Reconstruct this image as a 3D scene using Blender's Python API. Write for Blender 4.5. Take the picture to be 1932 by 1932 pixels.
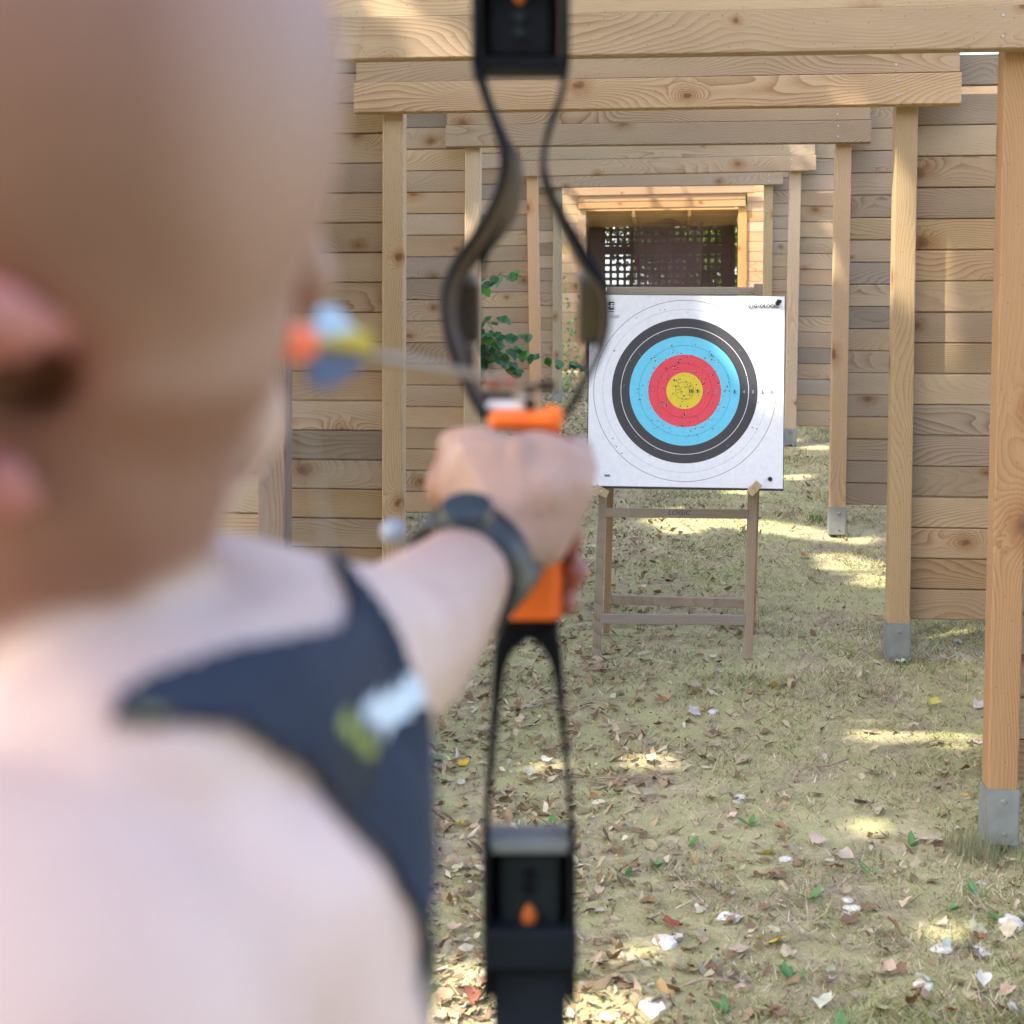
import bpy, bmesh, math, random
import numpy as np
from mathutils import Vector, Matrix, Euler, noise as mnoise
random.seed(7); rng = np.random.default_rng(7)
S = bpy.context.scene; COL = S.collection
for o in list(bpy.data.objects): bpy.data.objects.remove(o)

# ------------------------------------------------------------------ camera, world, sun
FP = 2690.0; CX, CY = 966.0, 828.0; TILT = math.atan(108/2690); ZC = 1.66
cam = bpy.data.cameras.new('camera'); camo = bpy.data.objects.new('camera', cam); COL.objects.link(camo)
cam.sensor_width = 36; cam.sensor_fit = 'HORIZONTAL'; cam.lens = 36*FP/1932
cam.shift_y = -(966-CY)/1932
cam.clip_start = .02; cam.clip_end = 500
camo.location = (0, 0, ZC); camo.rotation_euler = (math.pi/2-TILT, 0, 0)
cam.dof.use_dof = True; cam.dof.focus_distance = 6.5; cam.dof.aperture_fstop = 5.2; cam.dof.aperture_blades = 0
S.camera = camo
W = bpy.data.worlds.new("World"); S.world = W; W.use_nodes = True
SUN_EL = math.radians(52); SUN_AZ = math.radians(-118)      # azimuth measured from +Y towards +X
sdir = Vector((math.sin(SUN_AZ)*math.cos(SUN_EL), math.cos(SUN_AZ)*math.cos(SUN_EL), math.sin(SUN_EL)))
wt = W.node_tree; wt.nodes.clear()
sky = wt.nodes.new('ShaderNodeTexSky'); sky.sky_type = 'NISHITA'; sky.sun_disc = False
sky.sun_elevation = SUN_EL; sky.sun_rotation = SUN_AZ; sky.air_density = 1.0; sky.dust_density = 4.0; sky.ozone_density = .4
bg = wt.nodes.new('ShaderNodeBackground'); bg.inputs[1].default_value = .15
wo = wt.nodes.new('ShaderNodeOutputWorld')
wt.links.new(sky.outputs[0], bg.inputs[0]); wt.links.new(bg.outputs[0], wo.inputs[0])
sl = bpy.data.lights.new('sun', 'SUN'); sl.energy = 2.2; sl.angle = math.radians(.55); sl.color = (1, .93, .80)
so = bpy.data.objects.new('sun', sl); COL.objects.link(so)
so.rotation_euler = sdir.to_track_quat('Z', 'Y').to_euler()
S.view_settings.view_transform = 'Standard'; S.view_settings.look = 'None'
S.view_settings.gamma = 1; S.view_settings.use_curve_mapping = False
S.view_settings.exposure = 2.52
S.render.engine = 'CYCLES'
S.cycles.use_denoising = True
S.cycles.max_bounces = 6; S.cycles.diffuse_bounces = 3; S.cycles.glossy_bounces = 2
S.cycles.transparent_max_bounces = 12
S.cycles.sample_clamp_indirect = 6

# ------------------------------------------------------------------ measuring helpers
ct, st = math.cos(TILT), math.sin(TILT)
def ray(u, v):
    a = (u-CX)/FP; b = (CY-v)/FP
    return Vector((a, ct+b*st, b*ct-st))
def P(u, v, D):                      # world point of image point (1932 scale) at depth D
    r = ray(u, v); k = D/r.y
    return Vector((r.x*k, D, ZC+r.z*k))
GY = [(-60, 0), (-10, 0), (2, .0), (3.5, .05), (4.58, .127), (6.4, .395), (9.05, .68), (12.75, 1.09), (15.8, 1.41), (20.4, 1.72), (30, 2.2), (60, 2.6), (200, 3)]
GYa = np.array(GY)
def gz(x, y):
    b = float(np.interp(y, GYa[:, 0], GYa[:, 1]))
    return b + .02*mnoise.noise(Vector((x*.9, y*.9, 0))) + .008*mnoise.noise(Vector((x*4, y*4, 3)))

# ------------------------------------------------------------------ object helpers
def tagp(o, label=None, cat=None, group=None, kind=None):
    if label: o['label'] = label
    if cat: o['category'] = cat
    if group: o['group'] = group
    if kind: o['kind'] = kind
    return o
def empty(name, loc=(0, 0, 0), rot=(0, 0, 0)):
    o = bpy.data.objects.new(name, None); o.empty_display_size = .1
    o.location = loc; o.rotation_euler = rot; COL.objects.link(o); return o
def mo(name, me, mat=None, parent=None, loc=(0, 0, 0), rot=(0, 0, 0), color=None):
    o = bpy.data.objects.new(name, me)
    if mat and not me.materials: me.materials.append(mat)
    o.location = loc; o.rotation_euler = rot
    if color: o.color = (*color, 1)
    if parent: o.parent = parent
    COL.objects.link(o); return o
def pyd(name, v, f, smooth=False):
    me = bpy.data.meshes.new(name); me.from_pydata([tuple(x) for x in v], [], f)
    if smooth: me.polygons.foreach_set('use_smooth', [True]*len(me.polygons))
    me.update(); return me
def box_me(name, sx, sy, sz, bev=0, seg=1, off=(0, 0, 0)):
    bm = bmesh.new(); bmesh.ops.create_cube(bm, size=1)
    bmesh.ops.scale(bm, vec=(sx, sy, sz), verts=bm.verts)
    bmesh.ops.translate(bm, vec=off, verts=bm.verts)
    if bev: bmesh.ops.bevel(bm, geom=bm.edges[:], offset=bev, segments=seg, affect='EDGES', profile=.5)
    me = bpy.data.meshes.new(name); bm.to_mesh(me); bm.free(); return me
def tube_me(name, pts, rad, n=8, closed=False, cap=True, flat=None):
    """tube along pts; rad scalar or list; flat=(a,b) elliptical factors with fixed up"""
    pts = [Vector(p) for p in pts]; m = len(pts)
    rads = rad if isinstance(rad, (list, tuple)) else [rad]*m
    V, F = [], []
    up = Vector((.13, .21, .97)).normalized()
    for i, p in enumerate(pts):
        a = pts[(i-1) % m] if (closed or i > 0) else p
        b = pts[(i+1) % m] if (closed or i < m-1) else p
        t = (b-a).normalized()
        s = t.cross(up)
        if s.length < .05: s = t.cross(Vector((1, 0, 0)))
        s.normalize(); w = s.cross(t).normalized()
        fa, fb = flat or (1, 1)
        for k in range(n):
            an = 2*math.pi*k/n
            V.append(p + (s*math.cos(an)*fa + w*math.sin(an)*fb)*rads[i])
    R = m if closed else m-1
    for i in range(R):
        for k in range(n):
            j = (i+1) % m
            F.append((i*n+k, i*n+(k+1) % n, j*n+(k+1) % n, j*n+k))
    if cap and not closed:
        F.append(tuple(range(n))[::-1]); F.append(tuple((m-1)*n+k for k in range(n)))
    return pyd(name, V, F, True)
def spline(pts, n=6):
    pts = [Vector(p) for p in pts]; out = []
    for i in range(len(pts)-1):
        p0 = pts[max(i-1, 0)]; p1 = pts[i]; p2 = pts[i+1]; p3 = pts[min(i+2, len(pts)-1)]
        for k in range(n):
            t = k/n
            out.append(.5*((2*p1)+(p2-p0)*t+(2*p0-5*p1+4*p2-p3)*t*t+(3*p1-p0-3*p2+p3)*t**3))
    out.append(pts[-1]); return out

# ------------------------------------------------------------------ materials
class NB:
    def __init__(s, name):
        s.m = bpy.data.materials.new(name); s.m.use_nodes = True; s.t = s.m.node_tree; s.t.nodes.clear()
        s.out = s.n('ShaderNodeOutputMaterial')
    def n(s, t, **k):
        x = s.t.nodes.new(t)
        for a, b in k.items(): setattr(x, a, b)
        return x
    def l(s, a, b): s.t.links.new(a, b)
    def set(s, sock, v):
        if isinstance(v, bpy.types.NodeSocket): s.l(v, sock)
        elif v is not None:
            if isinstance(v, (tuple, list)) and len(v) == 3 and len(getattr(sock, 'default_value', (0, 0, 0))) == 4: v = (*v, 1)
            sock.default_value = v
    def math(s, op, a, b=None, c=None, clamp=False):
        x = s.n('ShaderNodeMath', operation=op); x.use_clamp = clamp
        s.set(x.inputs[0], a)
        if b is not None: s.set(x.inputs[1], b)
        if c is not None: s.set(x.inputs[2], c)
        return x.outputs[0]
    def vec(s, x, y, z=0.0):
        c = s.n('ShaderNodeCombineXYZ'); s.set(c.inputs[0], x); s.set(c.inputs[1], y); s.set(c.inputs[2], z); return c.outputs[0]
    def noise(s, v, scale, det=2, rough=.5, dist=0):
        x = s.n('ShaderNodeTexNoise'); s.set(x.inputs['Vector'], v); x.inputs['Scale'].default_value = scale
        x.inputs['Detail'].default_value = det; x.inputs['Roughness'].default_value = rough; x.inputs['Distortion'].default_value = dist
        return x.outputs['Fac']
    def mr(s, v, a, b, c=0.0, d=1.0, smooth=False):
        x = s.n('ShaderNodeMapRange'); x.interpolation_type = 'SMOOTHSTEP' if smooth else 'LINEAR'; x.clamp = True
        s.set(x.inputs[0], v); x.inputs[1].default_value = a; x.inputs[2].default_value = b
        x.inputs[3].default_value = c; x.inputs[4].default_value = d; return x.outputs[0]
    def mix(s, f, a, b, blend='MIX'):
        x = s.n('ShaderNodeMix', data_type='RGBA', blend_type=blend); s.set(x.inputs[0], f)
        s.set(x.inputs[6], a); s.set(x.inputs[7], b); return x.outputs[2]
    def bsdf(s, col, rough=.6, **k):
        b = s.n('ShaderNodeBsdfPrincipled'); s.set(b.inputs['Base Color'], col); s.set(b.inputs['Roughness'], rough)
        for a, v in k.items(): s.set(b.inputs[a.replace('_', ' ')], v)
        s.b = b; s.l(b.outputs[0], s.out.inputs[0]); return b
    def bump(s, h, strength=.3, dist=.01):
        x = s.n('ShaderNodeBump'); x.inputs['Strength'].default_value = strength; x.inputs['Distance'].default_value = dist
        s.l(h, x.inputs['Height']); s.l(x.outputs[0], s.b.inputs['Normal'])

def wood_mat(name, weather=.5, ringamt=.32, knot=1.0):
    b = NB(name)
    tc = b.n('ShaderNodeTexCoord').outputs['Object']; oi = b.n('ShaderNodeObjectInfo')
    r = oi.outputs['Random']
    sp = b.n('ShaderNodeSeparateXYZ'); b.l(tc, sp.inputs[0])
    x = b.math('ADD', sp.outputs[0], b.math('MULTIPLY', r, 61.7))
    z = b.math('ADD', b.math('ADD', sp.outputs[2], b.math('MULTIPLY', sp.outputs[1], .9)), b.math('MULTIPLY', r, 23.3))
    # knots
    vo = b.n('ShaderNodeTexVoronoi', voronoi_dimensions='2D'); vo.inputs['Scale'].default_value = 1
    wob = b.noise(b.vec(x, z), 18, 2); 
    b.l(b.vec(b.math('MULTIPLY', x, 2.5), b.math('MULTIPLY_ADD', z, 3.6, b.math('MULTIPLY', wob, .16))), vo.inputs['Vector'])
    d = vo.outputs['Distance']
    cs = b.n('ShaderNodeSeparateColor'); b.l(vo.outputs['Color'], cs.inputs[0])
    keep = b.math('GREATER_THAN', cs.outputs[0], 1-.4*knot)
    size = b.mr(cs.outputs[1], 0, 1, .35, 1.35)
    dn = b.math('DIVIDE', d, size)
    km = b.math('MULTIPLY', b.mr(dn, .05, .085, 1, 0, True), keep)
    halo = b.math('MULTIPLY', b.mr(dn, .06, .24, 1, 0, True), keep)
    # growth rings flowing round the knots
    warp = b.noise(b.vec(b.math('MULTIPLY', x, 1.1), b.math('MULTIPLY', z, 3.2)), 1, 1, .4)
    warp2 = b.noise(b.vec(b.math('MULTIPLY', x, 5), b.math('MULTIPLY', z, 16)), 1, 2, .5)
    bulge = b.math('MULTIPLY', b.math('POWER', b.mr(dn, 0, .42, 1, 0, True), 1.5), keep)
    f = b.math('MULTIPLY', z, 66)
    f = b.math('MULTIPLY_ADD', warp, 34, f)
    f = b.math('MULTIPLY_ADD', warp2, .9, f)
    f = b.math('MULTIPLY_ADD', bulge, 5.5, f)
    fr = b.math('FRACT', f)
    ring = b.math('MULTIPLY', b.math('POWER', fr, 2.2), b.mr(fr, .93, 1, 1, 0))
    amt = b.mr(b.noise(b.vec(b.math('MULTIPLY', x, .7), b.math('MULTIPLY', z, 5)), 1, 1), .35, .65, .12, 1.1)
    ring = b.math('MULTIPLY', ring, amt)
    fib = b.noise(b.vec(b.math('MULTIPLY', x, 9), b.math('MULTIPLY', z, 260)), 1, 3, .65)
    # colours
    tint = oi.outputs['Color']
    dark = b.mix(1.0, tint, (.54, .36, .22), 'MULTIPLY')
    c = b.mix(b.math('MULTIPLY', ring, ringamt/.32*.85), tint, dark)
    c = b.mix(b.mr(fib, .35, .75, 0, .45), c, b.mix(1.0, c, (.72, .62, .50), 'MULTIPLY'))
    big = b.noise(b.vec(b.math('MULTIPLY', x, 1.3), b.math('MULTIPLY', z, 4)), 1, 3, .6)
    c = b.mix(b.mr(big, .42, .72, 0, weather), c, b.mix(1.0, c, (.76, .75, .74), 'MULTIPLY'))
    c = b.mix(b.mr(b.noise(b.vec(x, z), 2.1, 3, .6), .55, .75, 0, weather*.28), c, b.mix(1.0, c, (.82, .92, .66), 'MULTIPLY'))
    c = b.mix(b.math('MULTIPLY', halo, .7), c, b.mix(1.0, c, (.72, .52, .34), 'MULTIPLY'))
    kn = b.mix(b.mr(dn, .0, .05, 0, 1), (.10, .05, .025), (.17, .09, .042))
    c = b.mix(b.math('MULTIPLY', km, .85), c, kn)
    # tiny nail and dirt specks
    sv = b.n('ShaderNodeTexVoronoi', voronoi_dimensions='2D'); sv.inputs['Scale'].default_value = 14; b.l(b.vec(x, z), sv.inputs['Vector'])
    c = b.mix(b.mr(sv.outputs['Distance'], .02, .05, .45, 0), c, (.07, .045, .03))
    tone = b.mr(r, 0, 1, .92, 1.08)
    hv = b.n('ShaderNodeHueSaturation'); b.l(c, hv.inputs['Color']); b.l(tone, hv.inputs['Value'])
    b.l(b.mr(b.math('FRACT', b.math('MULTIPLY', r, 7.13)), 0, 1, .84, 1.08), hv.inputs['Saturation'])
    b.bsdf(hv.outputs[0], .72, Specular_IOR_Level=.25)
    b.bump(b.math('ADD', b.math('MULTIPLY', fib, .6), b.math('MULTIPLY', ring, -.6)), .25, .003)
    return b.m
def plain(name, col, rough=.6, metallic=0, var=.12, scale=30, bump=.0, spec=.5, sss=0, tex='Object'):
    b = NB(name); tc = b.n('ShaderNodeTexCoord').outputs[tex]
    nz = b.noise(tc, scale, 4, .6)
    c = b.mix(b.mr(nz, .3, .7, 0, 1), tuple(x*(1-var) for x in col), tuple(min(1, x*(1+var)) for x in col))
    b.bsdf(c, rough, Metallic=metallic, Specular_IOR_Level=spec)
    if sss:
        b.b.inputs['Subsurface Weight'].default_value = sss; b.b.inputs['Subsurface Radius'].default_value = (.012, .005, .003); b.b.inputs['Subsurface Scale'].default_value = 1
    if bump: b.bump(nz, bump, .004)
    return b.m
M = {}
M['wood'] = wood_mat('weathered_timber', .55)
M['wood_post'] = wood_mat('post_timber', .25, .24, .55)
M['wood_fresh'] = wood_mat('larch_timber', .15, .34, .8)
M['wood_easel'] = wood_mat('grey_easel_timber', .6, .22, .25)
M['galv'] = plain('galvanised_steel', (.24, .255, .25), .55, .45, .16, 14, .05)
M['bolt'] = plain('zinc_bolt', (.5, .5, .5), .3, .9)
M['stub'] = plain('dark_stub_steel', (.10, .105, .095), .7, .3)
M['black'] = plain('black_riser_plastic', (.0035, .004, .007), .5, 0, .2, 20, 0, .12)
M['black_soft'] = plain('charcoal_limb', (.009, .0125, .018), .5, 0, .2, 20, 0, .12)
M['pocket_grey'] = plain('grey_pocket_plastic', (.013, .018, .021), .5, 0, .2, 20, 0, .12)
M['riser_side'] = plain('brown_riser_side', (.062, .04, .027), .5, 0, .15, 25, 0, .25)
M['riser_olive'] = plain('olive_riser_side', (.075, .06, .032), .5, 0, .15, 25, 0, .25)
M['silver'] = plain('brushed_silver', (.55, .58, .62), .35, .6)
M['silver_dull'] = plain('dull_grey_lip', (.16, .175, .185), .5, .2)
M['orange'] = plain('orange_rubber_grip', (.85, .15, .008), .5, 0, .08, 25)
M['orange_dull'] = plain('dull_orange_badge', (.42, .10, .012), .6, 0, .1, 25)
M['nock'] = plain('orange_nock', (1.0, .16, .05), .35, 0, .02)
M['white'] = plain('white_plastic', (.8, .82, .85), .4, 0, .03)
M['vane_pale'] = plain('pale_blue_vane', (.38, .55, .88), .5, 0, .05)
M['vane_yellow'] = plain('yellow_vane', (.78, .68, .03), .5, 0, .05)
M['vane_blue'] = plain('dark_blue_vane', (.03, .09, .28), .5, 0, .05)
M['shaft'] = plain('carbon_shaft', (.24, .19, .155), .4, .1, .1)
M['red'] = plain('red_plastic', (.45, .06, .035), .5, 0, .1)
M['string'] = plain('pale_bow_string', (.5, .48, .44), .8)
M['foam'] = plain('dark_foam_edge', (.055, .05, .06), .9, 0, .3, 60)
M['pin'] = plain('black_target_pin', (.01, .01, .012), .35)
M['ink'] = plain('printed_ink', (.035, .04, .06), .7, 0, .1)
M['ink_grey'] = plain('faded_grey_ink', (.06, .065, .08), .7, 0, .1)
M['ink_mid'] = plain('mid_grey_digits', (.28, .29, .31), .7, 0, .1)
M['hole'] = plain('arrow_hole_dark', (.015, .013, .012), .9)
M['paper_torn'] = plain('torn_paper_edge', (.7, .7, .72), .9)
M['cloth'] = plain('navy_charcoal_jersey', (.019, .027, .050), .85, 0, .35, 9, .1, .3)
M['print_white'] = plain('white_print', (.62, .72, .86), .7, 0, .1, 60)
M['print_lime'] = plain('lime_print', (.36, .43, .10), .7, 0, .1, 60)
M['print_lime_dim'] = plain('dim_lime_piping', (.17, .18, .07), .8, 0, .1)
M['shorts'] = plain('dark_shorts', (.03, .03, .035), .9)
M['bead'] = plain('grey_blue_bead', (.22, .26, .32), .4, 0, .1)
M['strap'] = plain('black_watch_strap', (.012, .013, .018), .45, 0, .2, 40)
M['watch'] = plain('blue_grey_watch_face', (.04, .055, .075), .25, .4, .3, 60)
M['gold'] = plain('pale_gold_clasp', (.65, .55, .25), .3, .8)

def skin_mat():
    b = NB('skin'); tc = b.n('ShaderNodeTexCoord').outputs['Object']
    at = b.n('ShaderNodeAttribute'); at.attribute_name = 'tone'
    n1 = b.noise(tc, 14, 3, .6); n2 = b.noise(tc, 420, 2, .6)
    base = b.mix(b.mr(n1, .3, .7), (.56, .40, .355), (.63, .475, .425))
    sc = b.n('ShaderNodeSeparateColor'); b.l(at.outputs['Color'], sc.inputs[0])
    stub = b.mix(b.mr(n2, .35, .6), (.165, .108, .086), (.215, .145, .118))
    c = b.mix(b.math('MULTIPLY', sc.outputs[0], .92), base, stub)          # shaved scalp; the same tone paints shade on the jaw
    c = b.mix(sc.outputs[1], c, (.36, .085, .075))                           # ruddy ears and finger tips
    c = b.mix(sc.outputs[2], c, (.25, .122, .085))                           # tan, with shade of lower head and neck painted in
    b.bsdf(c, .5, Specular_IOR_Level=.35)
    b.b.inputs['Subsurface Weight'].default_value = .12
    b.b.inputs['Subsurface Radius'].default_value = (.012, .004, .002); b.b.inputs['Subsurface Scale'].default_value = 1
    b.bump(n2, .08, .002); return b.m
M['skin'] = skin_mat()

def ground_mat():
    b = NB('leafy_turf_soil'); tc = b.n('ShaderNodeTexCoord').outputs['Object']
    a = b.noise(tc, .9, 4, .6); m = b.noise(tc, 5, 4, .65); f = b.noise(tc, 60, 4, .7); ff = b.noise(tc, 240, 2, .7)
    soil = b.mix(b.mr(f, .3, .7), (.20, .15, .105), (.46, .37, .26))
    moss = b.mix(b.mr(ff, .3, .7), (.25, .25, .10), (.52, .48, .26))
    c = b.mix(b.mr(b.math('MULTIPLY_ADD', m, .6, b.math('MULTIPLY', a, .5)), .42, .60), soil, moss)
    straw = b.mix(b.mr(f, .3, .7), (.42, .34, .20), (.64, .54, .34))
    c = b.mix(b.mr(b.noise(tc, 11, 3, .6), .5, .72, 0, .75), c, straw)
    b.bsdf(c, .95, Specular_IOR_Level=.1); b.bump(b.math('ADD', f, b.math('MULTIPLY', ff, .5)), .7, .012); return b.m
M['ground'] = ground_mat()
def leafy(name, cols, rough=.6, transl=.35, attr=None):
    """thin leaf material: colour picked per object or per face attribute, some light passes through"""
    b = NB(name)
    if attr:
        a = b.n('ShaderNodeAttribute'); a.attribute_name = attr; c = a.outputs['Color']
    else:
        oi = b.n('ShaderNodeObjectInfo'); c = oi.outputs['Color']
    tc = b.n('ShaderNodeTexCoord').outputs['Object']
    nz = b.noise(tc, 45 if not attr else 20, 3, .6)
    c2 = b.mix(b.mr(nz, .3, .7), b.mix(1.0, c, (.72, .68, .64), 'MULTIPLY'), c)
    d = b.n('ShaderNodeBsdfPrincipled'); b.l(c2, d.inputs['Base Color']); d.inputs['Roughness'].default_value = rough; d.inputs['Specular IOR Level'].default_value = .3
    t = b.n('ShaderNodeBsdfTranslucent'); b.l(c2, t.inputs[0])
    mx = b.n('ShaderNodeMixShader'); mx.inputs[0].default_value = transl
    b.l(d.outputs[0], mx.inputs[1]); b.l(t.outputs[0], mx.inputs[2]); b.l(mx.outputs[0], b.out.inputs[0]); return b.m
M['leaf'] = leafy('fallen_leaf_skin', None, .7, .12)
M['leaf_attr'] = leafy('leaf_litter_skin', None, .75, .12, 'col')
M['grass'] = leafy('grass_blade_skin', None, .6, .35, 'col')
M['foliage'] = leafy('tree_foliage_skin', None, .5, .35, 'col')
M['twig'] = plain('dry_twig_bark', (.30, .22, .16), .9, 0, .3, 80)
M['bark'] = plain('tree_bark', (.10, .08, .06), .95, 0, .4, 8, .5)

# ------------------------------------------------------------------ ground
def build_ground():
    xs = np.concatenate([np.linspace(-80, -6, 14), np.arange(-5.6, 6.8, .12), np.linspace(7, 80, 14)])
    ys = np.concatenate([np.linspace(-60, 0, 10), np.arange(.5, 23, .12), np.linspace(23.5, 200, 20)])
    V = [(x, y, gz(x, y)) for y in ys for x in xs]; n = len(xs)
    F = [(j*n+i, j*n+i+1, (j+1)*n+i+1, (j+1)*n+i) for j in range(len(ys)-1) for i in range(n-1)]
    o = mo('ground', pyd('ground', V, F, True), M['ground']); o['kind'] = 'structure'; return o
build_ground()

# ------------------------------------------------------------------ timber baffle frames
TH = math.radians(6.3); TT = math.tan(TH); PH = .14
_pl = {}
def plank_me(L, h=PH, t=.028):
    key = (round(L, 2), h, t)
    if key in _pl: return _pl[key]
    g, dpt, c = .0026, .012, .0035
    y0, y1, y2 = -t/2, -t/2+dpt, t/2
    prof = [(y0, -(h/2-g-c)), (y0+c, -(h/2-g)), (y1, -(h/2-g)), (y1, -(h/2-.0004)), (y2, -(h/2-.0004)),
            (y2, h/2-.0004), (y1, h/2-.0004), (y1, h/2-g), (y0+c, h/2-g), (y0, h/2-g-c)]
    nseg = max(2, int(L/.5)); V, F = [], []; n = len(prof)
    for i in range(nseg+1):
        x = -L/2+L*i/nseg
        for (y, z) in prof: V.append((x, y, z))
    for i in range(nseg):
        for k in range(n): F.append((i*n+k, i*n+(k+1) % n, (i+1)*n+(k+1) % n, (i+1)*n+k))
    F.append(tuple(range(n))[::-1]); F.append(tuple(nseg*n+k for k in range(n)))
    me = pyd('plank', V, F); me.materials.append(M['wood']); _pl[key] = me; return me
WD = [(0.423, 0.305, 0.184), (0.450, 0.323, 0.201), (0.396, 0.288, 0.180), (0.450, 0.336, 0.201), (0.414, 0.292, 0.180), (0.360, 0.270, 0.176), (0.432, 0.319, 0.184)]
def wcol(rs, k=1.0, warm=0, gr=0):
    c = rs.choice(WD); m_ = sum(c)/3; g_ = gr+(.25 if rs.random() < .16 and gr > 0 else 0); c = tuple((q_+(m_*1.0-q_)*min(.5, g_))*(1 if g_ == gr else .88) for q_ in c); j = rs.uniform(.93, 1.07)*k
    return (c[0]*j*(1+.06*warm), c[1]*j*(1-.02*warm), c[2]*j*(1-.14*warm))
def screw_me():
    me = bpy.data.meshes.new('screw_head'); bm = bmesh.new()
    bmesh.ops.create_cone(bm, cap_ends=True, segments=10, radius1=.0055, radius2=.004, depth=.003)
    bm.to_mesh(me); bm.free(); me.materials.append(M['bolt']); return me
SCREW = screw_me()
BOLT = None
class Frame:
    def __init__(s, D0, uL, vL, uR, vR, roll):
        s.D0 = D0
        s.XL = s.solve(uL, vL); s.XR = s.solve(uR, vR)
        s.xc = (s.XL+s.XR)/2; s.yc = D0-s.xc*TT
        s.half = (s.XR-s.XL)/2/math.cos(TH)
        s.z0 = gz(s.xc, s.yc); s.roll = roll
    def solve(s, u, v):
        r = ray(u, v); X = 0
        for _ in range(12): X = r.x/r.y*(s.D0-X*TT)
        return X
    def lx(s, u, v): return (s.solve(u, v)-s.xc)/math.cos(TH)
    def lz(s, v, u):                      # local height of image row v at column u (on the frame's plane)
        X = s.solve(u, v); Y = s.D0-X*TT
        return P(u, v, Y).z-s.z0+math.sin(s.roll)*(X-s.xc)
    def obj(s, label, name='timber_baffle'):
        e = empty(name, (s.xc, s.yc, s.z0), (0, s.roll, -TH)); e.rotation_mode = 'XYZ'
        tagp(e, label, 'timber frame', 'timber frames lined up along the archery lane'); s.e = e; return e
def frame(spec, idx):
    rs = random.Random(idx*11+3)
    fr = Frame(spec['D0'], *spec['L'], *spec['R'], spec['roll']); e = fr.obj(spec['label'])
    uR = spec['R'][0]; pw = .097
    zwb = fr.lz(spec['woodv'], uR+15); zmb = fr.lz(spec['metalv'], uR+15); hb = fr.lz(spec['hb'], (spec['hl']+spec['hr'])/2)
    warm = spec.get('warm', 0); k = spec.get('k', 1)
    for sgn in (-1, 1):
        xp = sgn*(fr.half+pw/2)
        top = hb+.30; L = top-zwb
        me = box_me('post', L, pw, pw, .006, 2); 
        lean = spec.get('lean', (0, 0))[0 if sgn < 0 else 1]
        pc = spec.get('postcol', ((.47, .36, .225), (.47, .34, .19)))[0 if sgn < 0 else 1]
        p = mo('post', me, M['wood_post'] if not spec.get('fresh') else M['wood_fresh'], e, (xp, pw/2, (top+zwb)/2), (0, -math.pi/2+lean, 0), pc)
        # steel shoe: U plate round the foot, bolts and a stub in the ground
        bw = .108; ox = xp-math.sin(lean)*L/2
        t = .005; H = zwb-zmb+.01; D = .108
        prof = [(-bw/2, -.006), (bw/2, -.006), (bw/2, D), (-bw/2, D)]
        inn = [(-bw/2+t, -.006+t), (bw/2-t, -.006+t), (bw/2-t, D-t), (-bw/2+t, D-t)]
        V = [(x, y, z) for z in (0, H) for (x, y) in prof]+[(x, y, H) for (x, y) in inn]+[(x, y, H-.03) for (x, y) in inn]
        F = [(0, 3, 2, 1), (0, 1, 5, 4), (1, 2, 6, 5), (2, 3, 7, 6), (3, 0, 4, 7), (4, 5, 9, 8), (5, 6, 10, 9), (6, 7, 11, 10), (7, 4, 8, 11),
             (8, 9, 13, 12), (9, 10, 14, 13), (10, 11, 15, 14), (11, 8, 12, 15)]
        bm = bmesh.new(); mm = pyd('post_shoe', V, F); bm.from_mesh(mm)
        bmesh.ops.bevel(bm, geom=[q for q in bm.edges if abs(q.verts[0].co.z-q.verts[1].co.z) > .05], offset=.006, segments=2, affect='EDGES')
        bm.to_mesh(mm); bm.free()
        # rim sits round the foot of the wood, not through it
        sh = mo('post_shoe', mm, M['galv'], e, (ox, 0, zmb))
        for zz, rr in ((H*.78, .0095), (H*.2, .006)):
            bmh = bmesh.new(); bmesh.ops.create_cone(bmh, cap_ends=True, segments=12, radius1=rr, radius2=rr*.6, depth=.008)
            bmesh.ops.rotate(bmh, verts=bmh.verts, matrix=Matrix.Rotation(math.pi/2, 3, 'X'))
            hm = bpy.data.meshes.new('bolt'); bmh.to_mesh(hm); bmh.free()
            mo('bolt', hm, M['bolt'], sh, (rs.uniform(-.006, .006), -.0095, zz))
        mo('post_stub', box_me('post_stub', .045, .05, .26), M['stub'], e, (ox, .05, zmb-.131))
    # header boards: the lowest stands proud, the rest sit back and overlap behind it
    xl, xr = fr.lx(spec['hl'], spec['hb']), fr.lx(spec['hr'], spec['hb']); L = xr-xl
    for j in range(spec.get('nh', 4)):
        pr = j in spec.get('proud', (0,))
        hh = PH*spec.get('h0', 1) if j == 0 else PH
        z = hb+hh/2 if j == 0 else hb+PH*spec.get('h0', 1)+PH*(j-.5)+.004
        zr = rs.uniform(-.0012, .0012)
        o = mo('header_board', plank_me(L+rs.uniform(-.01, .01), hh, .045 if pr else .028), None, e,
               ((xl+xr)/2, -.042-(.012 if j == 0 else 0) if pr else -.0165, z), (0, zr, 0), wcol(rs, spec.get('hk', 1)*k, warm, spec.get('gr', 0)))
        if j < 2:
            for ux in (fr.lx(uR+14, 300)-.03,):
                for dz in (-.03, .035):
                    mo('screw', SCREW, None, o, (ux-(xl+xr)/2, -.0235 if pr else -.015, dz), (math.pi/2, 0, 0))
    # side walls of tongue and groove boards, behind the posts
    zb = fr.lz(spec['wb'], uR+40); n = spec['nw']
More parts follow.
